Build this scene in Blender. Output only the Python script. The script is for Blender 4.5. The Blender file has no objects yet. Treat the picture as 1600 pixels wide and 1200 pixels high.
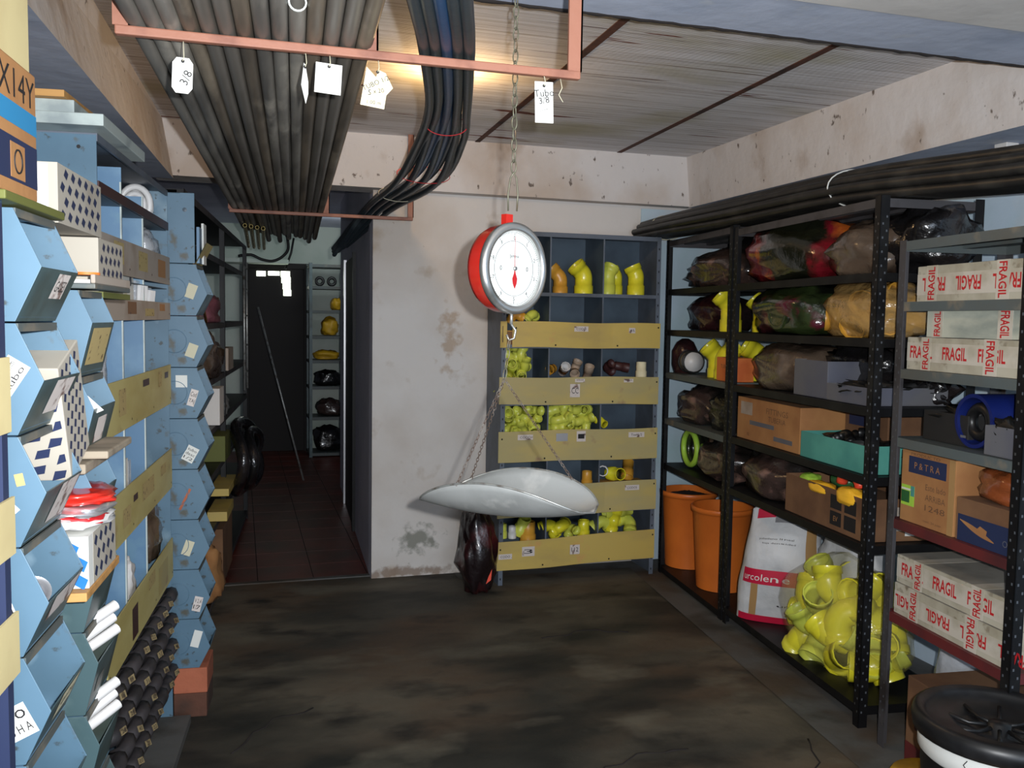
import bpy, math, random
from mathutils import Vector, Matrix, Euler, noise
from math import sin, cos, pi, radians as rad
SC = bpy.context.scene
COL = SC.collection
random.seed(7)

# ------------------------------------------------------------------ camera, light, exposure
FPX = 1400.0
YAW, PIT, ROL = rad(16.9), rad(4.1), rad(0.9)
CAM = Vector((0, 0, 1.5))
_f = Vector((sin(YAW)*cos(PIT), cos(YAW)*cos(PIT), -sin(PIT)))
_r = Vector((cos(YAW), -sin(YAW), 0)); _u = _r.cross(_f)
_R = _r*cos(ROL)+_u*sin(ROL); _U = -_r*sin(ROL)+_u*cos(ROL)
cd = bpy.data.cameras.new('camera'); cam = bpy.data.objects.new('camera', cd); COL.objects.link(cam)
cd.sensor_width = 36; cd.lens = 36*FPX/1600; cd.clip_start = 0.02
cam.matrix_world = Matrix.Translation(CAM) @ Matrix((( _R.x, _U.x, -_f.x), (_R.y, _U.y, -_f.y), (_R.z, _U.z, -_f.z))).to_4x4()
SC.camera = cam
SC.view_settings.view_transform = 'Standard'; SC.view_settings.look = 'None'
SC.view_settings.gamma = 1; SC.view_settings.use_curve_mapping = False
SC.view_settings.exposure = 0.12
w = bpy.data.worlds.new('world'); SC.world = w; w.use_nodes = True
w.node_tree.nodes['Background'].inputs[0].default_value = (0.62, 0.72, 0.90, 1)
w.node_tree.nodes['Background'].inputs[1].default_value = 0.16
def lamp(name, kind, loc, energy, col, **k):
    d = bpy.data.lights.new(name, kind); d.energy = energy; d.color = col
    for a, v in k.items(): setattr(d, a, v)
    o = bpy.data.objects.new(name, d); o.location = loc; COL.objects.link(o); return o
# the camera's own flash, just right of and above the lens
fl = lamp('camera_flash', 'SPOT', CAM+_R*0.062+_U*0.040, 310, (0.96, 0.98, 1.0), spot_size=rad(136), spot_blend=1.0, shadow_soft_size=0.012)
fl.rotation_euler = (_f + _U*0.10 + _R*0.04).to_track_quat('-Z', 'Y').to_euler()
# added area fill behind the photographer, evens out the flash falloff
rear_fill = lamp('rear_fill_light', 'AREA', (0.9, -2.6, 1.35), 75, (0.72, 0.84, 1.0), shape='RECTANGLE', size=2.6, size_y=1.8)
rear_fill.rotation_euler = Vector((0.06, 1, 0.22)).to_track_quat('-Z', 'Y').to_euler()
lamp('bulb_light', 'POINT', (0.80, 3.62, 2.445), 15, (1.0, 0.62, 0.28), shadow_soft_size=0.03)

cl = lamp('corridor_daylight', 'AREA', (0.95, 9.0, 2.35), 3, (0.86, 0.97, 0.97), shape='RECTANGLE', size=.5, size_y=.5)
cl.rotation_euler = Vector((-.25, 1, -.35)).to_track_quat('-Z', 'Y').to_euler()

# ------------------------------------------------------------------ pixel helpers: a pixel of the photograph laid on a real plane
def ray(x, y): return _f*FPX+_R*(x-800)+_U*(600-y)
def onZ(x, y, z): d = ray(x, y); return CAM+d*((z-1.5)/d.z)
def onY(x, y, Y): d = ray(x, y); return CAM+d*(Y/d.y)
class Fr:
    def __init__(s, ox, oy, deg):
        s.o = Vector((ox, oy, 0)); a = rad(deg); s.deg = deg
        s.a = Vector((sin(a), cos(a), 0)); s.n = Vector((cos(a), -sin(a), 0)); s.rz = -a
    def W(s, t, u, z=0): return s.o+s.n*t+s.a*u+Vector((0, 0, z))
    def onT(s, x, y, t):
        d = ray(x, y); k = ((s.o+s.n*t-Vector((0, 0, 0)))@s.n)/(Vector((d.x, d.y, 0))@s.n); p = CAM+d*k
        return (p-s.o)@s.a, p.z
    def onS(s, x, y, u):
        d = ray(x, y); k = ((s.o+s.a*u)@s.a)/(Vector((d.x, d.y, 0))@s.a); p = CAM+d*k
        return (p-s.o)@s.n, p.z
LF = Fr(-.27, 1.5, 4.9)        # left shelving: s runs away from the camera, t out into the aisle
RF = Fr(2.397, 4.79, 185.69)   # right racks: s runs towards the camera, t out into the aisle
BF = Fr(1.385, 4.77, 0)        # back cabinet: local x right, y back

# ------------------------------------------------------------------ materials
MATS = {}
def mat(name, base, rough=.6, metal=0, layers=(), bump=None, coat=0, alpha=1, emis=None, spec=.5, trans=0, wave=None):
    if name in MATS: return MATS[name]
    m = bpy.data.materials.new(name); m.use_nodes = True; MATS[name] = m
    nt = m.node_tree; N = nt.nodes; L = nt.links; b = N['Principled BSDF']
    b.inputs['Roughness'].default_value = rough; b.inputs['Metallic'].default_value = metal
    b.inputs['Coat Weight'].default_value = coat; b.inputs['Coat Roughness'].default_value = .12
    b.inputs['Alpha'].default_value = alpha; b.inputs['Specular IOR Level'].default_value = spec
    b.inputs['Transmission Weight'].default_value = trans
    tc = N.new('ShaderNodeTexCoord')
    def noi(sc, det=5, seed=0):
        mp = N.new('ShaderNodeMapping'); L.new(tc.outputs['Object'], mp.inputs[0])
        if isinstance(sc, (int, float)): sc = (sc, sc, sc)
        mp.inputs['Scale'].default_value = sc; mp.inputs['Location'].default_value = (seed*3.7, seed*1.3, seed*2.1)
        n = N.new('ShaderNodeTexNoise'); n.inputs['Scale'].default_value = 1; n.inputs['Detail'].default_value = det
        L.new(mp.outputs[0], n.inputs['Vector']); return n
    cur = None
    for i, (c, sc, lo, hi) in enumerate(layers):
        n = noi(sc, 6, i+1); mr = N.new('ShaderNodeMapRange'); mr.inputs['From Min'].default_value = lo; mr.inputs['From Max'].default_value = hi
        L.new(n.outputs['Fac'], mr.inputs['Value'])
        mx = N.new('ShaderNodeMix'); mx.data_type = 'RGBA'
        L.new(mr.outputs[0], mx.inputs[0])
        if cur is None: mx.inputs[6].default_value = (*base, 1)
        else: L.new(cur, mx.inputs[6])
        mx.inputs[7].default_value = (*c, 1); cur = mx.outputs[2]
    if cur is not None: L.new(cur, b.inputs['Base Color'])
    else: b.inputs['Base Color'].default_value = (*base, 1)
    h = None
    if bump:
        n = noi(bump[0], 4, 9); bp = N.new('ShaderNodeBump'); bp.inputs['Strength'].default_value = bump[1]; bp.inputs['Distance'].default_value = bump[2] if len(bump) > 2 else .01
        L.new(n.outputs['Fac'], bp.inputs['Height']); L.new(bp.outputs[0], b.inputs['Normal']); h = bp
    if wave:
        wv = N.new('ShaderNodeTexWave'); wv.bands_direction = wave[0]; wv.inputs['Scale'].default_value = wave[1]; wv.inputs['Distortion'].default_value = .3
        L.new(tc.outputs['Object'], wv.inputs['Vector'])
        bp = N.new('ShaderNodeBump'); bp.inputs['Strength'].default_value = wave[2]; bp.inputs['Distance'].default_value = .006
        L.new(wv.outputs['Fac'], bp.inputs['Height']); L.new(bp.outputs[0], b.inputs['Normal'])
        if h: L.new(h.outputs[0], bp.inputs['Normal'])
    if emis:
        b.inputs['Emission Color'].default_value = (*emis[0], 1); b.inputs['Emission Strength'].default_value = emis[1]
    return m
def S(r, g, b):  # sRGB 0-255 to linear
    return tuple(((v/255)/12.92 if v/255 <= .04045 else ((v/255+.055)/1.055)**2.4) for v in (r, g, b))
M = dict(
 wall=mat('dirty_white_plaster', S(212,207,202), .85, layers=[(S(194,184,174),1.6,.45,.7),(S(170,150,128),4.5,.62,.78),(S(120,100,84),30,.74,.8)], bump=(14,.35,.01)),
 wallr=mat('pale_blue_plaster', S(190,208,222), .85, layers=[(S(172,200,204),2.2,.45,.75),(S(205,208,212),3.1,.55,.7)], bump=(12,.3)),
 beam=mat('painted_concrete_beam', S(212,207,204), .85, layers=[(S(192,178,166),1.8,.46,.66),(S(160,138,118),(2.6,2.6,2.0),.60,.74),(S(112,100,92),(26,26,18),.66,.72)], bump=(9,.5,.015)),
 soffit=mat('blue_grey_paint', S(186,194,212), .8, layers=[(S(160,170,190),3,.5,.7),(S(196,200,206),6,.6,.72)], bump=(10,.4)),
 white=mat('white_paint', S(214,210,205), .8, layers=[(S(190,186,182),2,.4,.7)], bump=(9,.3)),
 corr=mat('grey_corridor_paint', S(208,208,224), .8, layers=[(S(186,188,206),2,.4,.7)], bump=(9,.3)),
 green=mat('pale_green_paint', S(204,212,202), .85, layers=[(S(180,194,182),2,.45,.7)], bump=(9,.3)),
 ceil=mat('lined_ceiling', S(226,224,226), .8, layers=[(S(200,195,193),(1.0,60,1),.44,.62),(S(186,180,154),(1.0,1.6,1),.56,.72),(S(96,70,58),(.9,46,1),.66,.69),(S(112,54,36),(1.3,14,1),.655,.675),(S(140,132,126),(3,120,1),.64,.68)], bump=(12,.2), wave=('Y',34,.3)),
 edge=mat('black_crumbly_edge', S(34,28,26), .9),
 rust=mat('rusty_joint', S(86,48,34), .85, layers=[(S(40,24,20),9,.45,.65)], bump=(40,.4)),
 salmon=mat('salmon_red_steel', S(150,100,80), .6, layers=[(S(128,82,66),14,.5,.68)], bump=(40,.15)),
 floor=mat('stained_concrete', S(98,90,76), .74, layers=[(S(54,52,45),(.9,1.5,1),.38,.62),(S(88,68,50),(1.2,2.0,1),.45,.68),(S(32,33,28),(1.1,2.2,1),.46,.66),(S(30,28,24),(3.4,5.5,1),.52,.72),(S(104,98,84),(2.2,3.6,1),.56,.74)], bump=(16,.35)),
 tile=mat('dark_red_tile', S(96,34,22), .42, layers=[(S(60,26,18),3,.4,.7)], bump=(7,.15)),
 grout=mat('dark_grout', S(20,12,10), .9),
 curb=mat('grey_painted_border', S(88,88,86), .75, layers=[(S(58,56,50),3.5,.5,.66),(S(76,62,48),2.2,.48,.66)], bump=(14,.3)),
 blue=mat('blue_enamel_sheet', S(84,114,134), .5, layers=[(S(70,98,116),4,.4,.7),(S(116,140,154),7,.58,.70),(S(78,78,70),14,.62,.70),(S(60,70,74),40,.64,.70)], bump=(6,.12)),
 bluei=mat('bright_blue_enamel', S(84,118,148), .45, layers=[(S(108,140,164),5,.5,.66),(S(92,126,150),13,.62,.7)], bump=(5,.12)),
 teal=mat('worn_teal_enamel', S(66,88,92), .4, layers=[(S(92,114,116),9,.52,.7),(S(52,60,54),5,.5,.7)], bump=(6,.12)),
 bluegrey=mat('grey_blue_enamel', S(92,100,112), .5, layers=[(S(76,82,90),5,.45,.65),(S(126,128,128),30,.70,.76)]),
 dblue=mat('deep_blue_enamel', S(70,84,96), .5, layers=[(S(58,70,82),5,.45,.65)]),
 yboard=mat('yellow_painted_board', S(194,168,88), .55, layers=[(S(180,156,90),(3,8,8),.45,.65),(S(200,150,90),7,.64,.76),(S(110,80,40),26,.74,.8)]),
 yboard2=mat('faded_yellow_board', S(172,158,108), .6, layers=[(S(184,164,98),(3,8,8),.45,.65),(S(150,120,92),8,.64,.76),(S(84,66,40),26,.74,.8)]),
 kraft=mat('kraft_cardboard', S(168,120,72), .85, layers=[(S(150,102,60),5,.45,.65)], bump=((2,40,40),.08)),
 kraft2=mat('old_brown_cardboard', S(120,86,58), .85, layers=[(S(96,66,44),5,.45,.65)]),
 kraftg=mat('greyish_cardboard', S(166,154,142), .85, layers=[(S(148,132,116),6,.48,.66)]),
 tan=mat('tan_board', S(206,190,140), .8, layers=[(S(186,166,120),4,.45,.7)]),
 navy=mat('navy_print', S(28,40,74), .7), sky=mat('sky_blue_print', S(40,128,176), .7), bprint=mat('blue_print', S(20,108,190), .5),
 ply=mat('plywood', S(190,142,82), .7, layers=[(S(164,118,64),(2,30,30),.4,.6)]),
 plyw=mat('white_laminate_edge', S(176,186,182), .5, layers=[(S(140,150,150),8,.5,.65)]),
 pvc=mat('dusty_grey_pipe', S(140,136,128), .5, layers=[(S(98,95,90),(16,1.6,16),.40,.6),(S(186,180,168),(9,2.5,9),.58,.72)]),
 pvcdk=mat('dark_grey_pipe', S(108,103,96), .45, layers=[(S(86,82,74),(9,2.5,9),.5,.7)]),
 pvcbr=mat('brownish_grey_pipe', S(126,114,98), .5, layers=[(S(88,80,70),(16,1.6,16),.40,.6),(S(150,138,120),(9,2.5,9),.58,.72)]),
 pvclt=mat('pale_grey_pipe', S(158,156,150), .5, layers=[(S(112,110,104),(16,1.6,16),.42,.62)]),
 ring=mat('white_cut_end', S(190,196,190), .5),
 hose=mat('black_rubber_hose', S(40,50,56), .42, layers=[(S(84,94,98),(7,2,7),.56,.74)], bump=(20,.1)),
 hoseb=mat('blue_tinted_hose', S(26,62,98), .4, layers=[(S(72,104,128),(7,2,7),.56,.74)], bump=(20,.1)),
 hosek=mat('dark_polythene_pipe', S(30,29,28), .45, layers=[(S(52,50,46),(3,9,9),.5,.7)]),
 red=mat('red_enamel', S(196,42,32), .3, layers=[(S(196,70,56),8,.55,.7)], coat=.5),
 chrome=mat('brushed_chrome', (.72,.72,.70), .28, .9, layers=[(S(120,122,112),8,.6,.8)]),
 dial=mat('white_dial_face', S(232,236,232), .35, coat=.3), ink=mat('black_ink', S(24,22,24), .7), redink=mat('red_print', S(186,30,36), .6),
 steel=mat('galvanised_steel', (.45,.46,.44), .45, .7, layers=[(S(120,110,100),30,.5,.7)]),
 chain=mat('pale_zinc_chain', S(120,118,100), .45, .5, layers=[(S(120,96,70),30,.55,.7)]),
 rustc=mat('rusty_chain', S(92,76,66), .7, .3, layers=[(S(130,122,114),40,.5,.65)]),
 pan=mat('dull_aluminium_pan', S(176,178,176), .42, .35, layers=[(S(150,152,150),6,.45,.68),(S(198,198,194),11,.58,.7)]),
 paper=mat('white_paper', S(214,214,208), .8), cream=mat('cream_paper', S(226,216,180), .8), buff=mat('buff_label', S(196,190,164), .8), label=mat('worn_label', S(206,196,190), .8, layers=[(S(120,96,88),26,.56,.64)]),
 tag=mat('yellowed_tag', S(176,156,104), .8, layers=[(S(90,70,44),60,.6,.66)]),
 pvcy=mat('yellow_pvc', S(226,216,48), .3, layers=[(S(206,200,58),6,.5,.7)], coat=.25),
 pvcg=mat('pale_yellow_green_pvc', S(204,208,84), .35, layers=[(S(170,186,70),6,.5,.7)]),
 pvco=mat('amber_pvc', S(206,150,54), .35, layers=[(S(176,130,50),6,.5,.7)]),
 pvcw=mat('white_pvc', S(206,204,202), .4), pvct=mat('tan_pvc', S(170,150,130), .5),
 black=mat('black_angle_steel', S(15,15,17), .5, layers=[(S(30,29,28),9,.5,.7)], spec=.3), hole=mat('light_seen_hole', S(78,82,88), .6), bolt=mat('zinc_bolt', (.2,.2,.2), .4, .8),
 dgrey=mat('dark_grey_angle_steel', S(66,64,66), .55, layers=[(S(40,36,36),9,.5,.7)]),
 shelfg=mat('grey_shelf_enamel', S(84,92,92), .5, layers=[(S(84,84,78),4,.48,.7),(S(128,116,98),10,.6,.75)]),
 rustred=mat('dark_red_enamel', S(98,38,38), .5, layers=[(S(70,34,36),6,.45,.65)]),
 brown=mat('brown_angle_steel', S(64,34,34), .5, layers=[(S(50,30,34),6,.45,.65)]),
 orange=mat('orange_plastic', S(222,118,44), .42, layers=[(S(206,106,40),3,.45,.65)], bump=(3,.1)),
 dark=mat('dark_soil', S(38,20,14), .9, bump=(60,.8)),
 sack=mat('white_woven_sack', S(202,202,202), .55, layers=[(S(176,178,180),5,.5,.7)], bump=(12,.5,.02)),
 pink=mat('crimson_print', S(190,22,58), .5), tape=mat('brown_packing_tape', S(166,130,84), .35, coat=.3),
 foam=mat('white_box_board', S(182,176,158), .8, layers=[(S(156,148,128),6,.45,.65),(S(120,108,88),18,.60,.70)]),
 ftape=mat('white_packing_tape', S(198,190,176), .45, coat=.2, layers=[(S(176,168,150),9,.5,.65)]), foamtop=mat('grey_box_top', S(140,136,126), .8, layers=[(S(110,106,98),6,.5,.7)]),
 clear=mat('frosted_plastic_bundle', S(190,192,176), .3, layers=[(S(150,156,146),(8,3,8),.5,.62)], coat=.4),
 cteal=mat('teal_box', S(72,142,132), .6, layers=[(S(92,168,152),4,.5,.7)]), cgrey=mat('grey_plastic_bin', S(98,98,102), .6, layers=[(S(86,88,100),4,.45,.65)]),
 dkbin=mat('charcoal_box', S(34,33,32), .6), cobalt=mat('cobalt_blue_plastic', S(12,28,92), .5),
 tagd=mat('grimy_number_tag', S(132,116,82), .85, layers=[(S(84,70,50),60,.5,.62)]), yboardl=mat('pale_khaki_yellow_board', S(190,178,116), .55, layers=[(S(176,160,96),(8,3,8),.45,.65),(S(150,122,84),8,.64,.76),(S(96,78,48),26,.72,.78)]),
 dkdrw=mat('dusty_dark_plastic', S(58,54,56), .6, layers=[(S(38,36,38),12,.45,.6)]),
 blk=mat('black_plastic', S(20,20,21), .4, layers=[(S(40,40,42),8,.5,.7)], bump=(5,.2)),
 ypaint=mat('yellow_plastic', S(206,160,30), .5, layers=[(S(150,110,30),8,.5,.7)]),
 mango=mat('orange_yellow_plastic', S(250,190,50), .4), tomato=mat('red_orange_plastic', S(238,80,52), .4), lime=mat('lime_plastic', S(164,206,72), .4), leaf=mat('green_plastic', S(46,96,52), .4),
 carton=mat('greyish_white_carton', S(172,165,152), .8, layers=[(S(150,140,126),6,.5,.7)]),
 brick=mat('brick_red', S(172,98,70), .85, layers=[(S(150,84,60),6,.45,.65)], bump=(30,.4)), brickd=mat('dark_brown_brick', S(92,58,44), .9, layers=[(S(60,44,36),5,.45,.65)], bump=(30,.4)),
 bagk=mat('black_film', S(20,19,20), .22, layers=[(S(40,34,34),6,.5,.7)], bump=(14,.8,.02), coat=.6),
 bagm=mat('maroon_film', S(52,26,28), .25, layers=[(S(28,20,22),5,.42,.6)], bump=(14,.8,.02), coat=.5),
 bagr=mat('red_orange_dark_film', S(26,28,18), .2, layers=[(S(120,24,34),3.2,.50,.56),(S(176,92,26),2.6,.57,.63),(S(14,16,12),5,.56,.66)], bump=(11,.7,.02), coat=.7),
 bagg=mat('green_dark_film', S(46,58,30), .2, layers=[(S(20,22,16),5,.46,.56),(S(84,30,42),5,.58,.64)], bump=(11,.7,.02), coat=.7),
 bagb=mat('brown_film', S(88,74,62), .25, layers=[(S(58,46,38),6,.46,.6),(S(120,104,88),5,.60,.7)], bump=(10,.8,.02), coat=.6),
 bagp=mat('pinkish_brown_film', S(64,50,46), .25, layers=[(S(34,30,28),5,.44,.56),(S(120,92,82),8,.60,.7)], bump=(11,.8,.02), coat=.6),
 film=mat('clear_film', S(206,196,120), .15, alpha=.20, bump=(13,.8,.02), coat=.8),
 filmw=mat('crinkled_clear_film', S(206,208,212), .2, alpha=.5, bump=(16,.9,.02), coat=.8),
 bulb=mat('bulb_glass', (1,.8,.5), .3, emis=((1.0,.66,.30), 30)), sock=mat('white_lampholder', S(210,205,195), .5),
 sky2=mat('bright_daylight_glass', (.9,1,.85), .4, emis=((.93,1,.86), 4.0)), door=mat('dark_brown_door', S(22,15,13), .7),
 silver=mat('silver_foil', (.75,.75,.78), .3, .8), wood=mat('grey_plank', S(150,138,120), .8, layers=[(S(124,112,96),(2,20,20),.45,.6)]),
 olive=mat('olive_board', S(96,100,44), .7), oran=mat('orange_cap', S(222,120,50), .6), scar=mat('maroon_bag', S(70,26,28), .35, layers=[(S(26,16,18),6,.42,.58)], bump=(9,.8,.02), coat=.4),
 cable=mat('black_cable', S(18,18,18), .5), orbox=mat('orange_carton', S(214,118,58), .7, layers=[(S(190,92,40),5,.5,.65)]),
)

def add_stain(m, centre, rx, rz, col):
    nt = m.node_tree; N = nt.nodes; L = nt.links; b = N['Principled BSDF']; tc = N.new('ShaderNodeTexCoord')
    mp = N.new('ShaderNodeMapping'); mp.inputs['Location'].default_value = (-centre[0]/rx, 0, -centre[2]/rz); mp.inputs['Scale'].default_value = (1/rx, 0, 1/rz)
    L.new(tc.outputs['Object'], mp.inputs[0]); ln = N.new('ShaderNodeVectorMath'); ln.operation = 'LENGTH'; L.new(mp.outputs[0], ln.inputs[0])
    nz = N.new('ShaderNodeTexNoise'); nz.inputs['Scale'].default_value = 16; nz.inputs['Detail'].default_value = 8; L.new(tc.outputs['Object'], nz.inputs['Vector'])
    ma = N.new('ShaderNodeMath'); ma.operation = 'MULTIPLY_ADD'; L.new(nz.outputs['Fac'], ma.inputs[0]); ma.inputs[1].default_value = 2.6; ma.inputs[2].default_value = -.65
    sb = N.new('ShaderNodeMath'); sb.operation = 'SUBTRACT'; L.new(ma.outputs[0], sb.inputs[0]); L.new(ln.outputs['Value'], sb.inputs[1])
    mr = N.new('ShaderNodeMapRange'); mr.inputs['From Min'].default_value = 0; mr.inputs['From Max'].default_value = .45; mr.inputs['To Max'].default_value = .75; L.new(sb.outputs[0], mr.inputs['Value'])
    mx = N.new('ShaderNodeMix'); mx.data_type = 'RGBA'; L.new(mr.outputs[0], mx.inputs[0])
    src = b.inputs['Base Color'].links[0].from_socket; L.new(src, mx.inputs[6]); mx.inputs[7].default_value = (*col, 1); L.new(mx.outputs[2], b.inputs['Base Color'])
add_stain(M['wall'], (.98, 0, .22), .17, .16, S(104,106,92))
add_stain(M['wall'], (.86, 0, .02), .50, .06, S(128,104,84))
add_stain(M['wall'], (1.16, 0, 1.42), .10, .32, S(176,152,128))

# ------------------------------------------------------------------ mesh builder
class MB:
    def __init__(s): s.v = []; s.f = []; s.mi = []; s.sm = []; s.mats = []
    def mid(s, m):
        if isinstance(m, str): m = M[m]
        if m not in s.mats: s.mats.append(m)
        return s.mats.index(m)
    def add(s, vs, fs, m, xf=None, smooth=False):
        b = len(s.v); k = s.mid(m)
        s.v += [tuple(xf@Vector(p)) if xf else tuple(p) for p in vs]
        for f in fs: s.f.append(tuple(b+i for i in f)); s.mi.append(k); s.sm.append(smooth)
        return s
    def box(s, a, b, m, xf=None):   # two opposite corners
        x0, y0, z0 = a; x1, y1, z1 = b
        vs = [(x0,y0,z0),(x1,y0,z0),(x1,y1,z0),(x0,y1,z0),(x0,y0,z1),(x1,y0,z1),(x1,y1,z1),(x0,y1,z1)]
        return s.add(vs, [(3,2,1,0),(4,5,6,7),(0,1,5,4),(1,2,6,5),(2,3,7,6),(3,0,4,7)], m, xf)
    def prism(s, poly, y0, y1, m, xf=None):   # polygon in x,z extruded along y
        n = len(poly); vs = [(x, y0, z) for x, z in poly]+[(x, y1, z) for x, z in poly]
        fs = [tuple(range(n)), tuple(range(2*n-1, n-1, -1))]+[(i, i+n, (i+1) % n+n, (i+1) % n) for i in range(n)]
        return s.add(vs, fs, m, xf)
    def quad(s, p, m, xf=None): return s.add(p, [tuple(range(len(p)))], m, xf)
    def tube(s, pts, r, m, seg=10, cap=True, closed=False, xf=None, thick=0):
        pts = [Vector(p) for p in pts]; n = len(pts); R = r if isinstance(r, (list, tuple)) else [r]*n
        T = []
        for i in range(n):
            if closed: t = pts[(i+1) % n]-pts[i-1]
            else: t = pts[min(i+1, n-1)]-pts[max(i-1, 0)]
            T.append(t.normalized())
        a = T[0].orthogonal().normalized(); rings = []
        for i in range(n):
            a = (a-T[i]*a.dot(T[i])).normalized(); b = T[i].cross(a)
            rings.append([(pts[i]+(a*cos(2*pi*k/seg)+b*sin(2*pi*k/seg))*R[i]) for k in range(seg)])
        def skin(rings, flip, c):
            vs = [p for g in rings for p in g]; fs = []
            for i in range(n if closed else n-1):
                for k in range(seg):
                    q = (i*seg+k, i*seg+(k+1) % seg, ((i+1) % n)*seg+(k+1) % seg, ((i+1) % n)*seg+k)
                    fs.append(q[::-1] if flip else q)
            if c and not closed: fs += [tuple(range(seg-1, -1, -1)), tuple(range((n-1)*seg, n*seg))]
            s.add(vs, fs, m, xf, True)
        skin(rings, False, cap and not thick)
        if thick:
            inn = [[c0+(p-c0)*(1-thick/R[i]) for p in g] for i, (g, c0) in enumerate(zip(rings, pts))]
            skin(inn, True, False)
            for e in (0, n-1):
                vs = rings[e]+inn[e]; fs = [(k, (k+1) % seg, seg+(k+1) % seg, seg+k) for k in range(seg)]
                if e == 0: fs = [f[::-1] for f in fs]
                s.add(vs, fs, m, xf)
        return s
    def lathe(s, prof, m, seg=28, xf=None, cap=True):
        vs = []; fs = []; n = len(prof)
        for r, z in prof: vs += [(r*cos(2*pi*k/seg), r*sin(2*pi*k/seg), z) for k in range(seg)]
        for i in range(n-1):
            for k in range(seg): fs.append((i*seg+k, i*seg+(k+1) % seg, (i+1)*seg+(k+1) % seg, (i+1)*seg+k))
        s.add(vs, fs, m, xf, True)
        if cap and prof[0][0] > 1e-4: s.add(vs[:seg], [tuple(range(seg-1, -1, -1))], m, xf)
        if cap and prof[-1][0] > 1e-4: s.add(vs[-seg:], [tuple(range(seg))], m, xf)
        return s
    def blob(s, c, rad3, m, amp=.18, fr=2.2, seed=0, flat=-.75, seg=28, sq=.8, peak=0, xf=None):
        vs = []; fs = []; rows = seg*2//3
        for i in range(rows+1):
            th = pi*i/rows
            for k in range(seg):
                ph = 2*pi*k/seg
                def sp(v): return math.copysign(abs(v)**sq, v)
                d = Vector((sp(sin(th))*sp(cos(ph)), sp(sin(th))*sp(sin(ph)), sp(cos(th))))
                q = d*fr+Vector((seed*5.1, seed*2.3, seed))
                d = d*(1+amp*noise.noise(q)+amp*.45*noise.noise(q*2.7)+amp*.22*noise.noise(q*6))
                if peak and d.z > .4: d.x *= 1-peak*(d.z-.4); d.y *= 1-peak*(d.z-.4)
                d.z = max(d.z, flat)
                vs.append((c[0]+d.x*rad3[0], c[1]+d.y*rad3[1], c[2]+d.z*rad3[2]))
        for i in range(rows):
            for k in range(seg): fs.append((i*seg+k, (i+1)*seg+k, (i+1)*seg+(k+1) % seg, i*seg+(k+1) % seg))
        return s.add(vs, fs, m, xf, True)
    def text(s, t, o, xd, yd, h, m, w=None, center=True):
        vs, fs, W = glyphs(t); o = Vector(o); xd = Vector(xd).normalized(); yd = Vector(yd).normalized()
        sx = h if w is None else w/W
        off = Vector((-W/2*sx, -h/2)) if center else Vector((0, 0))
        return s.add([o+xd*(x*sx+off.x)+yd*(y*h+off.y) for x, y in vs], fs, m)
_G = {}
def glyphs(t):
    if t in _G: return _G[t]
    c = bpy.data.curves.new('t', 'FONT'); c.body = t; c.resolution_u = 2; c.offset = .022 if t == 'FRAGIL' else 0
    o = bpy.data.objects.new('t', c); COL.objects.link(o); bpy.context.view_layer.update()
    me = o.evaluated_get(bpy.context.evaluated_depsgraph_get()).to_mesh()
    vs = [(v.co.x, v.co.y) for v in me.vertices]; fs = [tuple(p.vertices) for p in me.polygons]
    bpy.data.objects.remove(o); bpy.data.curves.remove(c)
    x0 = min(v[0] for v in vs); x1 = max(v[0] for v in vs); y0 = min(0, min(v[1] for v in vs)); y1 = max(v[1] for v in vs); H = y1-y0
    _G[t] = ([((x-x0)/H, (y-y0)/H) for x, y in vs], fs, (x1-x0)/H); return _G[t]
def obj(name, mb, parent=None, loc=None, rz=None, rot=None, bevel=0, label=None):
    me = bpy.data.meshes.new(name); me.from_pydata(mb.v, [], mb.f)
    for m in mb.mats: me.materials.append(m)
    me.polygons.foreach_set('material_index', mb.mi); me.polygons.foreach_set('use_smooth', mb.sm); me.update()
    o = bpy.data.objects.new(name, me); COL.objects.link(o)
    if parent: o.parent = parent
    if loc is not None: o.location = loc
    if rz is not None: o.rotation_euler = (0, 0, rz)
    if rot is not None: o.rotation_euler = rot
    if bevel:
        b = o.modifiers.new('bevel', 'BEVEL'); b.width = bevel; b.segments = 2; b.limit_method = 'ANGLE'
    if label: o['label'] = label
    return o
def tag(o, label, cat, group=None):
    o['label'] = label; o['category'] = cat
    if group: o['group'] = group
    return o
def thing(name, label, cat, loc=(0, 0, 0), rz=0, group=None, rot=None):
    o = bpy.data.objects.new(name, None); COL.objects.link(o); o.empty_display_size = .05
    o.location = loc; o.rotation_euler = rot if rot else (0, 0, rz); return tag(o, label, cat, group)
def struct(name, mb, **k): o = obj(name, mb, **k); o['kind'] = 'structure'; return o
def one(name, mb, label, cat, group=None, **k): return tag(obj(name, mb, **k), label, cat, group)
def dup(src, loc, label, group=None, rz=None, rot=None):
    c = src.copy(); COL.objects.link(c); c.location = loc; c['label'] = label
    if group: c['group'] = group
    if rz is not None: c.rotation_euler = (0, 0, rz)
    if rot is not None: c.rotation_euler = rot
    for ch in src.children:
        d = ch.copy(); COL.objects.link(d); d.parent = c
        for g in ch.children:
            e = g.copy(); COL.objects.link(e); e.parent = d
    return c
ORD = ['first','second','third','fourth','fifth','sixth','seventh','eighth','ninth','tenth','eleventh','twelfth','thirteenth','fourteenth','fifteenth','sixteenth']

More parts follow.
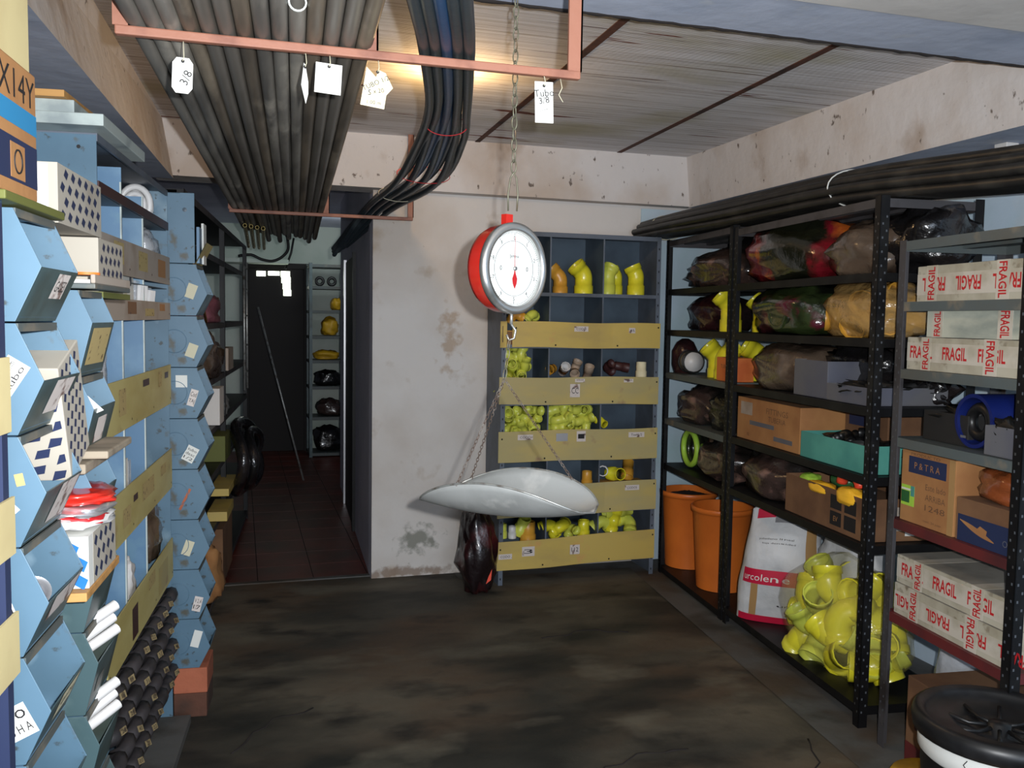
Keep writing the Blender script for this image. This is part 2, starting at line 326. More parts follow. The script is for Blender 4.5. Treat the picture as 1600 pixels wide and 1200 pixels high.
# ------------------------------------------------------------------ the room
struct('floor', MB().box((-3, -2.6, -.1), (3.1, 5.16, 0), 'floor'))
mb = MB().box((-3, 5.161, -.1), (1.4, 10.4, -.002), 'grout')
for i in range(13):
    for j in range(17):
        x = -2.7+i*.31; y = 5.165+j*.31
        if x < 1.1: mb.box((x, y, -.01), (x+.304, y+.304, .0), 'tile')
struct('floor_corridor', mb)
# painted border along the racks and the back cabinet
a0 = RF.W(.17, -.35); a1 = RF.W(.17, 3.4)
mb = MB().add([(a1.x, a1.y, .004), (2.92, 1.4, .004), (2.92, 5.07, .004), (1.2, 5.07, .004), (1.2, 4.94, .004), (a0.x-.0, 4.93, .004)], [(0,1,2,5),(5,2,3,4)], 'curb')
struct('trim_1', mb)
random.seed(5)
for k, P_ in enumerate((((.45,2.55),(.75,2.62),(1.0,2.60),(1.3,2.74),(1.55,2.72)), ((1.35,3.9),(1.6,3.96),(1.85,3.86)), ((1.5,2.2),(1.72,2.45),(1.86,2.5),(2.0,2.75)), ((-.05,3.1),(.1,3.35),(.3,3.42)))):
    pts = []
    for i in range(len(P_)-1):
        for q in range(5): pts.append((P_[i][0]+(P_[i+1][0]-P_[i][0])*q/5+random.uniform(-.012,.012), P_[i][1]+(P_[i+1][1]-P_[i][1])*q/5+random.uniform(-.02,.02), -.001))
    struct('floor_crack', MB().tube(pts, [.003+.003*random.random() for _ in pts], 'edge', seg=5))
struct('wall_back', MB().box((.715, 5.08, 0), (2.94, 5.2, 2.5), 'wall'))
struct('wall_corridor_right', MB().add([(.715,5.2,0),(.845,8.0,0),(1.1,8.0,0),(1.1,5.2,0),(.715,5.2,2.6),(.845,8.0,2.6),(1.1,8.0,2.6),(1.1,5.2,2.6)], [(0,4,5,1),(1,5,6,2),(2,6,7,3),(3,7,4,0),(4,7,6,5)], 'corr'))
struct('trim_6', MB().box((-.4, 5.125, -.02), (.714, 5.165, .006), 'curb'))
# side face of the corner pier takes the corridor paint
struct('trim_2', MB().quad([(.7142,5.082,0),(.7142,5.2,0),(.7142,5.2,2.2),(.7142,5.082,2.2)], 'corr'))
struct('trim_7', MB().box((2.35, 5.072, 0), (2.929, 5.08, 2.19), 'wallr'))
struct('wall_right', MB().box((2.93, -2.6, 0), (3.05, 5.08, 2.5), 'wallr'))
mb = MB().box((2.86, 2.2, 0), (2.93, 2.42, 2.2), 'white').box((2.88, 3.78, 0), (2.93, 3.93, 2.2), 'wallr')
struct('trim_3', mb)
struct('wall_left', MB().box((-.95, -2.6, 0), (-.85, 7.0, 2.5), 'soffit'))
struct('wall_corridor_far', MB().box((-1.6, 10.3, 0), (2.4, 10.4, 2.6), 'green').box((-1.6, 9.9, 2.06), (.5, 10.3, 2.1), 'green'))
struct('wall_corridor_left', MB().box((-.95, 7.0, 0), (-.85, 10.3, 2.6), 'corr'))
struct('wall_far_right', MB().box((1.5, 8.0, 0), (1.6, 10.3, 2.6), 'corr'))
# ceiling slab, its rusty joints, and the near slab beyond the cross beam
struct('ceiling', MB().box((-.72, 2.30, 2.5), (2.64, 5.02, 2.6), 'ceil'))
struct('ceiling_corridor', MB().box((-.95, 5.0, 2.5), (1.6, 10.4, 2.6), 'corr'))
mb = MB()
for (x0, x1) in ((1.288, 1.214), (2.157, 2.026)):
    mb.add([(x0-.014,5.0,2.497),(x0+.014,5.0,2.497),(x1+.017,2.40,2.497),(x1-.017,2.40,2.497),(x0-.014,5.0,2.52),(x0+.014,5.0,2.52),(x1+.017,2.40,2.52),(x1-.017,2.40,2.52)], [(0,1,2,3),(0,3,7,4),(1,5,6,2)], 'rust')
struct('trim_4', mb)
mb = MB().box((-.95, 2.14, 2.37), (2.95, 2.43, 2.62), 'soffit').box((-.95, -2.6, 2.362), (2.95, 2.14, 2.62), 'white')
struct('beam_front', mb)
pts = []; mb = MB()
for i in range(90):
    x = -.4+i*.0335; y = 2.433+.006*noise.noise((i*.7, 0, 0)); pts.append((x, y, 2.371+.003*noise.noise((i*.9, 3, 0))))
mb.tube(pts, [.006+.006*abs(noise.noise((i*1.3, 7, 0))) for i in range(90)], 'edge', seg=6)
struct('trim_5', mb)
struct('beam_back', MB().add([(-.42,4.985,2.215),(2.66,4.985,2.205),(2.66,5.2,2.205),(-.42,5.2,2.215),(-.42,4.985,2.5),(2.66,4.985,2.5),(2.66,5.2,2.5),(-.42,5.2,2.5)], [(0,1,5,4),(3,2,1,0),(1,2,6,5),(2,3,7,6),(3,0,4,7)], 'beam'))
mb = MB().add([(2.55,-2.6,2.2),(2.63,5.0,2.2),(2.95,5.0,2.2),(2.95,-2.6,2.2),(2.55,-2.6,2.5),(2.60,5.0,2.5),(2.95,5.0,2.5),(2.95,-2.6,2.5)], [(0,4,5,1),(4,7,6,5),(0,3,7,4)], 'beam')
mb.quad([(2.55,-2.6,2.2),(2.63,5.0,2.2),(2.95,5.0,2.2),(2.95,-2.6,2.2)], 'soffit')
struct('beam_right', mb)
mb = MB().add([(-.708,-2.6,2.2),(-.325,5.0,2.2),(-.86,5.0,2.2),(-.86,-2.6,2.2),(-.67,-2.6,2.5),(-.375,5.0,2.5),(-.86,5.0,2.5),(-.86,-2.6,2.5)], [(0,1,5,4),(4,5,6,7)], 'beam')
mb.quad([(-.708,-2.6,2.2),(-.86,-2.6,2.2),(-.86,5.0,2.2),(-.325,5.0,2.2)], 'soffit')
struct('beam_left', mb)
# small stub on the right wall under the beam
one('wall_bracket', MB().box((-.03, -.03, -.11), (.03, .03, 0), 'white').box((.03, -.02, -.1), (.036, .02, .01), 'rust'), 'small white plastered stub hanging under the right ceiling beam above the black pipes', 'bracket', loc=(2.80, 2.78, 2.199), bevel=.004)

# far door with bright openings
dr = MB().box((.09, 10.22, 0), (.68, 10.295, 2.02), 'door')
d = struct('door_1', dr, bevel=.004)
fm = MB()
for x0, x1 in ((.03, .09), (.68, .74)): fm.box((x0, 10.2, 0), (x1, 10.299, 2.08), 'door')
fm.box((.09, 10.2, 2.02), (.68, 10.299, 2.08), 'door'); o = obj('frame', fm, parent=d)
def farp(px, py): p = onY(px, py, 10.2); return p.x, p.z
for (x0, y0, x1, y1) in ((401,423.5,415,431),(419,424,437,430),(439,424,453,433),(440,433,454,442),(442,443,454,452),(443,453,455,462)):
    a = farp(x0, y1); b = farp(x1, y0)
    obj('light_gap', MB().box((a[0], 10.213, a[1]), (b[0], 10.219, b[1]), 'sky2'), parent=d)
a = farp(510, 342); b = farp(531, 334)
struct('window_1', MB().box((a[0], 10.29, a[1]), (b[0], 10.299, b[1]), 'sky2').box((a[0]-.05, 10.285, a[1]-.02), (b[0]+.05, 10.29, a[1]), 'corr'))
# door on the corridor's right side: dark opening with frame
mb = MB()
def cw(y): return .715+(y-5.2)*.0464
for y0, y1, m in ((6.25,6.33,'black'),(7.22,7.30,'silver')):
    mb.add([(cw(y0)-.02,y0,0),(cw(y1)-.02,y1,0),(cw(y1)+.01,y1,0),(cw(y0)+.01,y0,0),(cw(y0)-.02,y0,1.95),(cw(y1)-.02,y1,1.95),(cw(y1)+.01,y1,1.95),(cw(y0)+.01,y0,1.95)], [(0,4,5,1),(4,7,6,5),(3,7,4,0),(1,5,6,2)], m)
mb.add([(cw(6.33)-.006,6.33,0),(cw(7.22)-.006,7.22,0),(cw(7.22)-.006,7.22,1.93),(cw(6.33)-.006,6.33,1.93)], [(3,2,1,0)], 'door')
struct('door_2', mb)
#@@END_ROOM

# ------------------------------------------------------------------ overhead hangers, pipes and hoses
def hanger(label, X, Y, z, cut, dz=0):
    t = thing('pipe_hanger', label, 'hanger', (X[0], Y, z), group='salmon steel pipe hangers')
    W = X[-1]-X[0]
    obj('crossbar', MB().box((-.012, -.009, -.006), (W+.012, .009, .012), 'salmon'), t, bevel=.003)
    for x in X:
        obj('upright', MB().box((x-X[0]-.016, -.004, .012), (x-X[0]+.016, .004, cut[0]-z), 'salmon').box((x-X[0]+.012, -.004, .012), (x-X[0]+.016, .03, cut[0]-z), 'salmon'), t)
    return t
HZ = 2.04
h1 = hanger('near salmon-red steel hanger frame with price tags tied to its crossbar', (-.215, .262, .714), 1.91, HZ, (2.361,))
h2 = hanger('far salmon-red steel hanger frame in front of the end beam', (-.04, .445, .90), 4.93, HZ, (2.499,))
def hx(y, x0, x1): k = (y-1.91)/3.02; return x0+(x1-x0)*k
# grey pipes lying in the left bay: lower layer and upper layer
n = 0
lowx = [-.192+i*.0340 for i in range(14)]
for layer in (0, 1):
    for i, x in enumerate(lowx if layer == 0 else [v+.017 for v in lowx[:-1]]):
        random.seed(50+i+layer*40)
        y0 = -1.0; y1 = 6.45+random.uniform(-.3, .15); r = .0169
        if layer == 0 and i in (6,): y0 = 1.62
        if layer == 0 and i in (9,): y0 = 1.72
        z = HZ+.012+r+layer*.030+.0005
        if layer == 0 and i < 4: y1 = 5.9
        k = random.uniform(-.012, .012); wob = random.uniform(-.006, .006)
        pts = []
        for q in range(9):
            y = y0+(y1-y0)*q/8
            sag = -.006*sin(pi*max(0, min(1, (y-1.91)/3.0))) - (.03*((y-4.93)/1.5)**2 if y > 4.93 else 0)
            pts.append((x+.168*(y-1.91)/3.02+k*(y-1.9)/3*.5, y, z+sag+wob*0))
        m = ['pvc','pvcdk','pvc','pvcbr','pvclt','pvcdk','pvc'][(i*5+layer*3+i*i) % 7]
        mb = MB().tube(pts, r, m, seg=12, thick=.0022)
        side = 'from the left'
        lab = 'long grey plastic pipe on the hanger, %s %s of the %s layer' % (ORD[i], side, 'lower' if layer == 0 else 'upper')
        if y0 > 0: lab = 'shorter grey plastic pipe whose cut open end faces the front, %s of the two' % ('left' if i == 6 else 'right')
        o = one('plastic_pipe', mb, lab, 'pipe', 'grey pipes on the overhead hangers')
        if y0 > 0:
            rr = MB(); rr.tube([(pts[0][0], y0-.004, pts[0][2]), (pts[0][0], y0-.0005, pts[0][2])], .0170, 'ring', seg=16, thick=.0032)
            obj('pipe_end', rr, o, label='pale cut rim')
# hoses in the right bay: they rest on the near bar, bulge and run down into the corridor
ctr = [(.15,.2,2.06),(.25,1.2,2.068),(.424,1.91,2.072),(.605,2.7,2.130),(.730,3.4,2.155),(.785,4.1,2.115),(.735,4.93,2.090),(.610,5.7,1.93)]
def spline(P, n):
    out = []; P = [Vector(p) for p in P]
    for i in range(len(P)-1):
        a, b, c, d = P[max(i-1,0)], P[i], P[i+1], P[min(i+2,len(P)-1)]
        for k in range(n):
            t = k/n; out.append(.5*((2*b)+(c-a)*t+(2*a-5*b+4*c-d)*t*t+(3*b-a-3*c+d)*t**3))
    out.append(P[-1]); return out
hn = ['leftmost','second','third','fourth','fifth','sixth','seventh','eighth','ninth','tenth','eleventh','rightmost']
near = [(-2,0),(-2,1),(-1,0),(-1.5,2),(-1,1),(0,0),(-.5,2),(0,1),(1,0),(1,1),(.5,2),(2,0)]
for i in range(12):
    c0, l0 = near[i]; r = .0135; P = []
    for j, (x, y, z) in enumerate(ctr):
        q = [0,0,0,.15,.6,1,1,1][j]; fs_ = [0,0,0,1,1.05,1.0,.72,.42][j]
        dx = c0*.0245*(1-q)+(i-5.5)*.0205*q*fs_; dz = l0*.023*(1-q)+((i % 3)*.020+abs(i-5.5)*-.002)*q
        if j == 7: dz += (i-5.5)*.006
        P.append((x+dx, y+(i % 3)*.12*(j == 7), z+dz))
    blue = i in (4, 5, 7)
    one('rubber_hose', MB().tube(spline(P, 6), r, 'hoseb' if blue else 'hose', seg=12, thick=.004), '%s rubber hose of the hanging bundle, %s counting from the left where it spreads' % ('blue-tinted' if blue else 'dark grey', hn[i]), 'hose', 'hoses over the hangers')
# thin red ties around the hose bundle
def ringtie(name, c, rx, rz, yaw, m, lab, tilt=0):
    pts = [Vector((cos(a)*rx, 0, sin(a)*rz+.010)) for a in [2*pi*k/28 for k in range(28)]]
    one(name, MB().tube(pts, .0016, m, seg=6, closed=True), lab, 'tie', loc=c, rot=(tilt, 0, yaw))
ringtie('hose_tie', (.672, 3.02, 2.142), .070, .034, -.15, 'redink', 'thin red string tied around the hose bundle at its bulge')
ringtie('hose_tie', (.784, 3.98, 2.125), .125, .036, .15, 'redink', 'thin red string tied around the hose bundle lower down')
ringtie('hose_tie', (.765, 4.55, 2.112), .105, .036, .25, 'buff', 'thin pale string around the hoses above the corridor opening')
# bulb on the ceiling behind the hoses
t = thing('ceiling_bulb', 'glowing warm light bulb on the ceiling behind the hoses', 'light bulb', (.80, 3.62, 2.499))
obj('lampholder', MB().lathe([(.045, -.012), (.045, 0)], 'sock').lathe([(.02, -.04), (.024, -.012)], 'sock'), t)
obj('bulb', MB().lathe([(.002, -.10), (.018, -.095), (.026, -.078), (.024, -.06), (.013, -.042), (.012, -.038)], 'bulb'), t, label='glowing glass bulb')
bpy.data.objects['bulb_light'].location = (.80, 3.62, 2.41); bpy.data.objects['bulb_light'].data.energy = 24
# tags on the near hanger
def hang_tag(px, py, w, h, Y, poly, m, lab, texts=(), yaw=0, roll=0, rip=None, zt=None, cat='tag'):
    p = onY(px, py, Y)
    t = thing('price_tag', lab, cat, (p.x, p.y, p.z), rot=(0, roll, yaw), group=None)
    mb = MB(); n = len(poly); P = [(x*w/2, z*h/2) for x, z in poly]
    mb.prism(P, -.0006, .0006, m); obj('card', mb, t)
    if texts:
        tb = MB()
        for s_, x, z, hh, ang in texts: tb.text(s_, (x*w/2, -.0012, z*h/2), (cos(ang), 0, sin(ang)), (-sin(ang), 0, cos(ang)), hh, 'ink')
        obj('handwriting', tb, t)
    st = MB(); top = (HZ-.012-p.z)
    st.tube([(0, -.0025, h*.40), (.002, -.004, h*.5), (0, -.004, max(top, h*.5+.01)), (0, .004, max(top, h*.5+.012))], .0009, 'buff', seg=5)
    st.lathe([(.0035, 0), (.0001, .0001)], 'ink', seg=10, xf=Matrix.Translation((0, -.0012, h*.40)) @ Matrix.Rotation(pi/2, 4, 'X'))
    obj('string', st, t); return t
octo = [(-.6,1),(.6,1),(1,.7),(1,-.7),(.6,-1),(-.6,-1),(-1,-.7),(-1,.7)]
rect = [(-1,1),(1,1),(1,-1),(-1,-1)]
Yt = 1.895
hang_tag(285, 118, .038, .068, Yt, octo, 'paper', 'white octagonal card tag at the left of the near hanger', [('3/8', .35, -.1, .016, 1.2)], roll=.04)
hang_tag(476, 130, .016, .080, Yt, [(-.2,1),(.2,.9),(1,.1),(1,-.5),(.3,-1),(-1,-.1)], 'paper', 'narrow white tag seen nearly edge-on under the near hanger', yaw=.5)
hang_tag(513, 123, .053, .060, Yt, rect, 'paper', 'square white card tag with a small hole and yellowed sticker', [('----', .2, -.55, .003, 0)], roll=.06)
st = obj('sticker', MB().prism([(-.008,-.026),(.014,-.026),(.014,-.010),(-.008,-.010)], -.0016, -.0008, 'cream'), bpy.data.objects['price_tag.002'], label='yellowed sticker')
hang_tag(589, 138, .066, .082, Yt, [(-.7,1),(-.1,.55),(.1,.9),(.5,.8),(1,.1),(.6,-.3),(.5,-1),(-1,-.9)], 'cream', 'torn crumpled white paper tag with handwriting, nearest the glowing bulb', [('5', -.45, -.25, .011, 0), ('TUBO 1/2', -.1, .25, .010, .5), ('1.00 m', -.15, -.72, .008, 0), ('x 20', .1, -.12, .009, .2)], roll=.04)
hang_tag(850, 160, .042, .088, Yt, rect, 'paper', 'tall white card tag at the right of the near hanger', [('Tubo', 0, .45, .015, .1), ('3/8', 0, .1, .014, .2), ('~~~', 0, -.4, .004, .3)], roll=-.03)
for o in bpy.data.objects:
    if o.name.startswith('price_tag'): o['group'] = 'tags tied under the near hanger'
# bits of wire left on the bar
one('wire_scrap', MB().tube([(0,0,0),(.003,-.004,-.02),(-.004,-.003,-.035),(.006,-.003,-.05)], .001, 'buff', seg=5), 'short pale string end hanging from the right end of the near hanger', 'string', loc=(.675, 1.893, HZ-.012))

# ------------------------------------------------------------------ hanging scale
sx, sy = .664, 2.2
t = thing('hanging_scale', 'red round hanging dial scale on a chain with metal pan', 'scale', (sx, sy, 1.0))
ZD = onY(808, 420, sy).z-1.0; RD = .112
yawn = math.atan2(-.88, .47)   # direction the dial faces
F = Matrix.Translation((0, 0, ZD)) @ Matrix.Rotation(yawn+pi/2, 4, 'Z') @ Matrix.Rotation(pi/2, 4, 'X')  # local z = out of dial, y = up
def chain(mb, p, q, L=.026, r=.0019, m='chain', w=.0065, xf=None):
    p = Vector(p); q = Vector(q); D = (q-p).length; n = max(2, int(D/(L*.76))); d = (q-p)/D
    a = d.orthogonal().normalized(); b = d.cross(a)
    for i in range(n):
        c = p+d*((i+.5)*D/n); s_ = a if i % 2 else b; pts = []
        for k in range(12):
            an = 2*pi*k/12; pts.append(c+d*(cos(an)*L/2*(1 if abs(cos(an)) > .3 else 1))+s_*sin(an)*w)
        mb.tube(pts, r, m, seg=5, closed=True, xf=xf)
ztop = ZD+RD+.045
obj('hanging_chain', (lambda mb: (chain(mb, (0, 0, ztop+.085), (0, 0, 1.362), .034, .0018, w=.007), mb)[1])(MB()), t, label='pale zinc link chain')
hk = MB(); hk.tube([(-.013,0,ztop-.012),(-.014,0,ztop+.03),(-.008,0,ztop+.07),(0,0,ztop+.085),(.008,0,ztop+.07),(.012,0,ztop+.03),(.010,0,ztop-.012)], .0022, 'chain', seg=6)
obj('top_hook', hk, t)
mb = MB(); prof = [(.001, -.058), (RD-.016, -.058), (RD-.004, -.050), (RD, -.036), (RD, .004)]
mb.lathe(prof, 'red', 48, xf=F); mb.box((-.012, RD-.004, -.03), (.012, RD+.026, -.012), 'red', xf=F)
obj('housing', mb, t, label='red enamel drum')
obj('rim', MB().lathe([(RD, .000), (RD+.004, .002), (RD+.004, .012), (RD-.004, .018), (RD-.015, .018), (RD-.018, .010), (RD-.018,.004)], 'chrome', 48, xf=F), t, label='chrome rim')
dm = MB().lathe([(.0005, .0065), (RD-.017, .0064)], 'dial', 48, xf=F)
mb = MB()
for k in range(100):
    a = 2*pi*k/100; big = k % 10 == 0; r0, r1 = (.083, .090) if big else (.086, .090); wd = .0007 if big else .0004
    d_ = Vector((sin(a), cos(a), 0)); e_ = Vector((cos(a), -sin(a), 0)); zz = Vector((0, 0, .0072))
    mb.quad([d_*r0-e_*wd+zz, d_*r1-e_*wd+zz, d_*r1+e_*wd+zz, d_*r0+e_*wd+zz], 'ink', xf=F)
for R0 in (.0695, .0915):
    mb.tube([(R0*sin(2*pi*k/60), R0*cos(2*pi*k/60), .0070) for k in range(60)], .0005, 'ink', seg=4, closed=True, xf=F)
def ftext(mb, s_, x, y, h, m, w=None):
    vs, fs, W = glyphs(s_); sc = h if w is None else w/W
    mb.add([(x-W/2*sc+a*sc, y-h/2+b*h, .0074) for a, b in vs], fs, m, xf=F)
for k in range(10):
    a = 2*pi*k/10; ftext(mb, str(k), .077*sin(a), .077*cos(a), .010, 'ink')
ftext(mb, 'Jamma', 0, .030, .011, 'ink'); ftext(mb, '0', -.047, 0, .012, 'ink'); ftext(mb, '0', .047, 0, .012, 'ink')
pl = obj('dial_face', dm, t, label='white dial'); obj('dial_markings', mb, pl)
mb = MB(); mb.add([(-.001,0,.010),(-.0006,.080,.010),(.0006,.080,.010),(.001,0,.010),(.003,-.012,.010),(.009,-.026,.010),(.007,-.038,.010),(0,-.052,.010),(-.007,-.038,.010),(-.009,-.026,.010),(-.003,-.012,.010)], [tuple(range(10, -1, -1))], 'redink', xf=F)
mb.lathe([(.006, .009), (.005, .014), (.001, .014)], 'chrome', 16, xf=F)
obj('pointer', mb, t, label='red pointer')
# lower hook, three chains, pan
zb = ZD-RD
mb = MB().tube([(0,0,zb+.004),(0,0,zb-.03)], .004, 'steel').tube([(0,0,zb-.03),(.012,0,zb-.045),(.008,0,zb-.066),(-.006,0,zb-.07),(-.012,0,zb-.056)], .003, 'steel', seg=6)
obj('lower_hook', mb, t)
# the pan is an oval sheet bent round its long axis
PC = onY(792, 765, sy); pcx, pcz = PC.x-sx, PC.z-1.0
PR = Matrix.Translation((pcx, 0, pcz)) @ Matrix.Rotation(rad(-44), 4, 'Z') @ Matrix.Rotation(rad(-2), 4, 'Y')
NU, NV = 36, 18; vs = []; fs = []
def panpt(u, v, off=0):
    x = u*.236; k = (1-abs(u)**2)**.5 if abs(u) < 1 else 0
    th = v*k*1.30; R_ = .140+off
    sh = .012*(1-u*u)
    return (x*(1+.03*abs(v)), R_*sin(th), -R_*cos(th)+.074+.024*u*u)
for i in range(NU+1):
    for j in range(NV+1): vs.append(panpt(-1+2*i/NU, -1+2*j/NV))
for i in range(NU):
    for j in range(NV): a = i*(NV+1)+j; fs.append((a, a+NV+1, a+NV+2, a+1))
mb = MB().add(vs, fs, 'pan', xf=PR, smooth=True)
o = obj('pan', mb, t, label='dull aluminium scoop pan'); m_ = o.modifiers.new('solid', 'SOLIDIFY'); m_.thickness = .002; m_.offset = 0
mb = MB()
e = [panpt(-1+2*i/NU, 1) for i in range(NU+1)]+[panpt(1-2*i/NU, -1) for i in range(1, NU)]
mb.tube(e, .0026, 'steel', seg=6, closed=True, xf=PR); obj('pan_rim', mb, o)
hkp = Vector((onY(788, 592, sy).x-sx, 0, onY(788, 592, sy).z-1.0))
for (u, v) in ((-.70, .98), (-.30, -.98), (.55, .98)):
    q = PR @ Vector(panpt(u, v)); mb = MB(); chain(mb, q, hkp, .015, .0009, 'rustc', .0034); obj('pan_chain', mb, t)
mb = MB(); chain(mb, hkp, (-.004, 0, zb-.068), .030, .0013, 'chain', .005); obj('drop_chain', mb, t)
#@@END_TOP

# ------------------------------------------------------------------ left shelving: stacked bins
def bin_(s0, w, z0, h, tipz, k, D, t_tip, label, cat='storage bin', side='blue', low='teal', inn='bluei', stickers=(), group='stacked blue metal bins', fl=None):
    p = LF.W(t_tip, s0, z0); t = thing('angled_bin', label, cat, p, LF.rz, group)
    g = .0025; H = h-.0025
    poly = [(-D, .0), (-k, .0), (0, tipz), (-k, H), (-D, H)]
    b = MB()
    b.prism(poly, 0, g, side); b.prism(poly, w-g, w, side)
    b.box((-D, g, 0), (-D+g, w-g, H), inn); b.box((-D+g, g, 0), (-k, w-g, g), inn); b.box((-D+g, g, H-g), (-k-.0, w-g, H), inn)
    # sloping inner plate
    b.add([(-D+g, g, H*.75), (-k*.9, g, .006), (-k*.9, w-g, .006), (-D+g, w-g, H*.75)], [(0,1,2,3)], inn)
    for yy in (-.0002, w*.0+.0): b.tube([(-k-.075+.042*cos(q_), yy, h*.5+.042*sin(q_)) for q_ in [2*pi*j/24 for j in range(24)]], .0016, side, seg=5, closed=True)
    obj('body', b, t, bevel=.0008)
    f = MB(); f.add([(-k, 0, 0), (0, 0, tipz), (0, w, tipz), (-k, w, 0), (-k-g, 0, 0), (-g, 0, tipz), (-g, w, tipz), (-k-g, w, 0)], [(3,2,1,0),(4,5,6,7),(1,2,6,5)], low)
    obj('front_panel', f, t, label='darker sloping front panel')
    obj('lip', MB().box((-k-.004, g, H-.012), (-k+.003, w-g, H), 'shelfg'), t)
    nv = Vector((tipz, 0, -k)).normalized(); up = Vector((k, 0, tipz)).normalized()
    if fl:   # paper label on the front panel
        mt, a, bb, c0, c1, txt = fl
        base = Vector((-k, 0, 0)); L_ = Vector((k, 0, tipz)).length
        def q(y, l): return base+Vector((0, y*w, 0))+up*(l*L_)+nv*.0008
        lb = MB().quad([q(a, c0), q(bb, c0), q(bb, c1), q(a, c1)], mt)
        if txt: lb.text(txt, q((a+bb)/2, (c0+c1)/2)+nv*.0005, (0, 1, 0), up, L_*(c1-c0)*.45, 'ink', w=(bb-a)*w*.8)
        obj('label_card', lb, t, label='card label')
    for (mt, cx, cz, sw, sh, ang, txt) in stickers:   # stickers on the near side plate
        xa = Vector((cos(ang), 0, sin(ang))); za = Vector((-sin(ang), 0, cos(ang))); c = Vector((cx, -.0007, cz))
        lb = MB().quad([c-xa*sw/2-za*sh/2, c+xa*sw/2-za*sh/2, c+xa*sw/2+za*sh/2, c-xa*sw/2+za*sh/2], mt)
        if txt:
            rows = txt.split('|')
            for i, r_ in enumerate(rows): lb.text(r_, c-Vector((0, .0005, 0))+za*(sh*(.5-(i+.5)/len(rows))*.85), xa, za, sh*.55/len(rows), 'ink', w=sw*.8)
        obj('sticker', lb, t, label='paper sticker')
    return t
ROW = ['topmost', 'second from the top', 'third from the top', 'fourth from the top', 'fifth from the top', 'sixth from the top', 'seventh from the top', 'eighth from the top']
# nearest column
Z0 = 1.4865
stA = {1: [('paper', -.045, .085, .050, .034, 1.0, 'L 12000mm|tubo')], 2: [('paper', -.060, .055, .036, .034, .75, 'Fam|2002'), ('tag', -.035, .098, .012, .018, .2, '')], 3: [('paper', -.062, .075, .028, .050, .35, 'A|c 1')], 4: [('paper', -.045, .065, .040, .050, .45, 'oo|8 H A')], 5: []}
flA = {0: ('label', .50, .82, .45, .93, 'GASES'), 1: ('label', .38, .88, .30, .95, ''), 2: ('label', .45, .95, .2, .98, ''), 3: ('label', .2, .9, .5, .98, ''), 4: ('cream', .35, .85, .45, .98, 'Adapta Domar'), 5: None}
for i in range(6):
    bin_(-.085, .195, Z0-.162*i, .162, .078, .036, .30, .009, 'blue metal bin with sloping front in the nearest column, %s' % ROW[i], stickers=stA.get(i, ()), fl=flA[i])
one('bin_stand', MB().box((-.30, 0, 0), (-.045, .19, Z0-.162*5-.002), 'blue'), 'blue metal stand carrying the nearest bin column', 'stand', loc=LF.W(0, -.095), rz=LF.rz, bevel=.002)
# second column
flB = {0: ('tag', .1, .9, .2, .9, ''), 1: ('label', .3, .7, .3, .8, ''), 2: ('teal', .2, .7, .3, .8, ''), 3: None, 4: ('shelfg', .2, .5, .3, .6, ''), 5: None, 6: None}
for i in range(7):
    bin_(.235, .17, 1.388-.1545*i, .1545, .095, .024, .30, 0, 'blue-green metal bin in the second column behind the nearest one, %s' % ROW[i], fl=flB[i], side='blue' if i < 3 else 'teal', inn='bluei' if i < 2 else 'blue')
one('bin_stand', MB().box((-.30, 0, 0), (-.035, .17, 1.388-.1545*6-.002), 'blue'), 'blue metal stand under the second bin column', 'stand', loc=LF.W(0, .235), rz=LF.rz, bevel=.002)
# far column by the passage
stC = {0: [('buff', -.062, .088, .034, .052, -.35, '')], 1: [('buff', -.062, .060, .034, .050, -.35, '')], 2: [('paper', -.098, .135, .040, .044, 0, ''), ('label', -.060, .075, .026, .062, -.3, 'Cod|TAJ')], 3: [('paper', -.070, .055, .042, .058, -.5, 'tubo|desc|1/2')], 4: [('brick', -.090, .075, .009, .085, -.45, '')], 5: [('buff', -.082, .080, .032, .056, -.35, '')], 6: [('label', -.050, .055, .030, .056, -.25, 'V 2 A|17')], 7: [('paper', -.055, .110, .030, .064, -.28, '')]}
for i in range(8):
    bin_(1.95, .19, 1.497-.1868*i, .1868, .078, .040, .30, -.010, 'blue metal bin in the far column beside the passage, %s' % ROW[i], stickers=[(a, b+.006, c, d, e, f, g_) for a, b, c, d, e, f, g_ in stC[i]], side='blue', inn='blue', low='blue')
o = thing('bin_column_head', 'blue metal upright panel with yellow-lipped pocket on top of the far bin column', 'cabinet', LF.W(0, 1.95, 1.685), LF.rz)
obj('panel', MB().box((-.30, 0, 0), (-.052, .004, .25), 'blue').box((-.30, .186, 0), (-.10, .19, .25), 'blue').box((-.30, 0, 0), (-.298, .19, .25), 'blue').box((-.30,.0,.246),(-.10,.19,.25),'blue').lathe([(.008,.0),(.0001,.001)],'dblue',12,xf=Matrix.Translation((-.085,-.001,.19)) @ Matrix.Rotation(pi/2,4,'X')), o, bevel=.001)
obj('pocket', MB().add([(-.05,.004,.0),(-.01,.004,.075),(-.01,.19,.075),(-.05,.19,.0),(-.052,.004,.0),(-.012,.004,.075),(-.012,.19,.075),(-.052,.19,.0)], [(3,2,1,0),(4,5,6,7),(1,2,6,5)], 'yboard2'), o, label='yellow sloping pocket')
one('paper_packet', MB().box((-.028, .02, 0), (-.018, .09, .13), 'bluei').box((-.02, .09, 0), (-.012, .17, .15), 'paper').box((-.0115, .10, .03), (-.0110, .15, .07), 'label'), 'white blister packet standing in the yellow-lipped pocket above the far bin column', 'packet', loc=LF.W(-.02, 1.95, 1.687), rz=LF.rz)
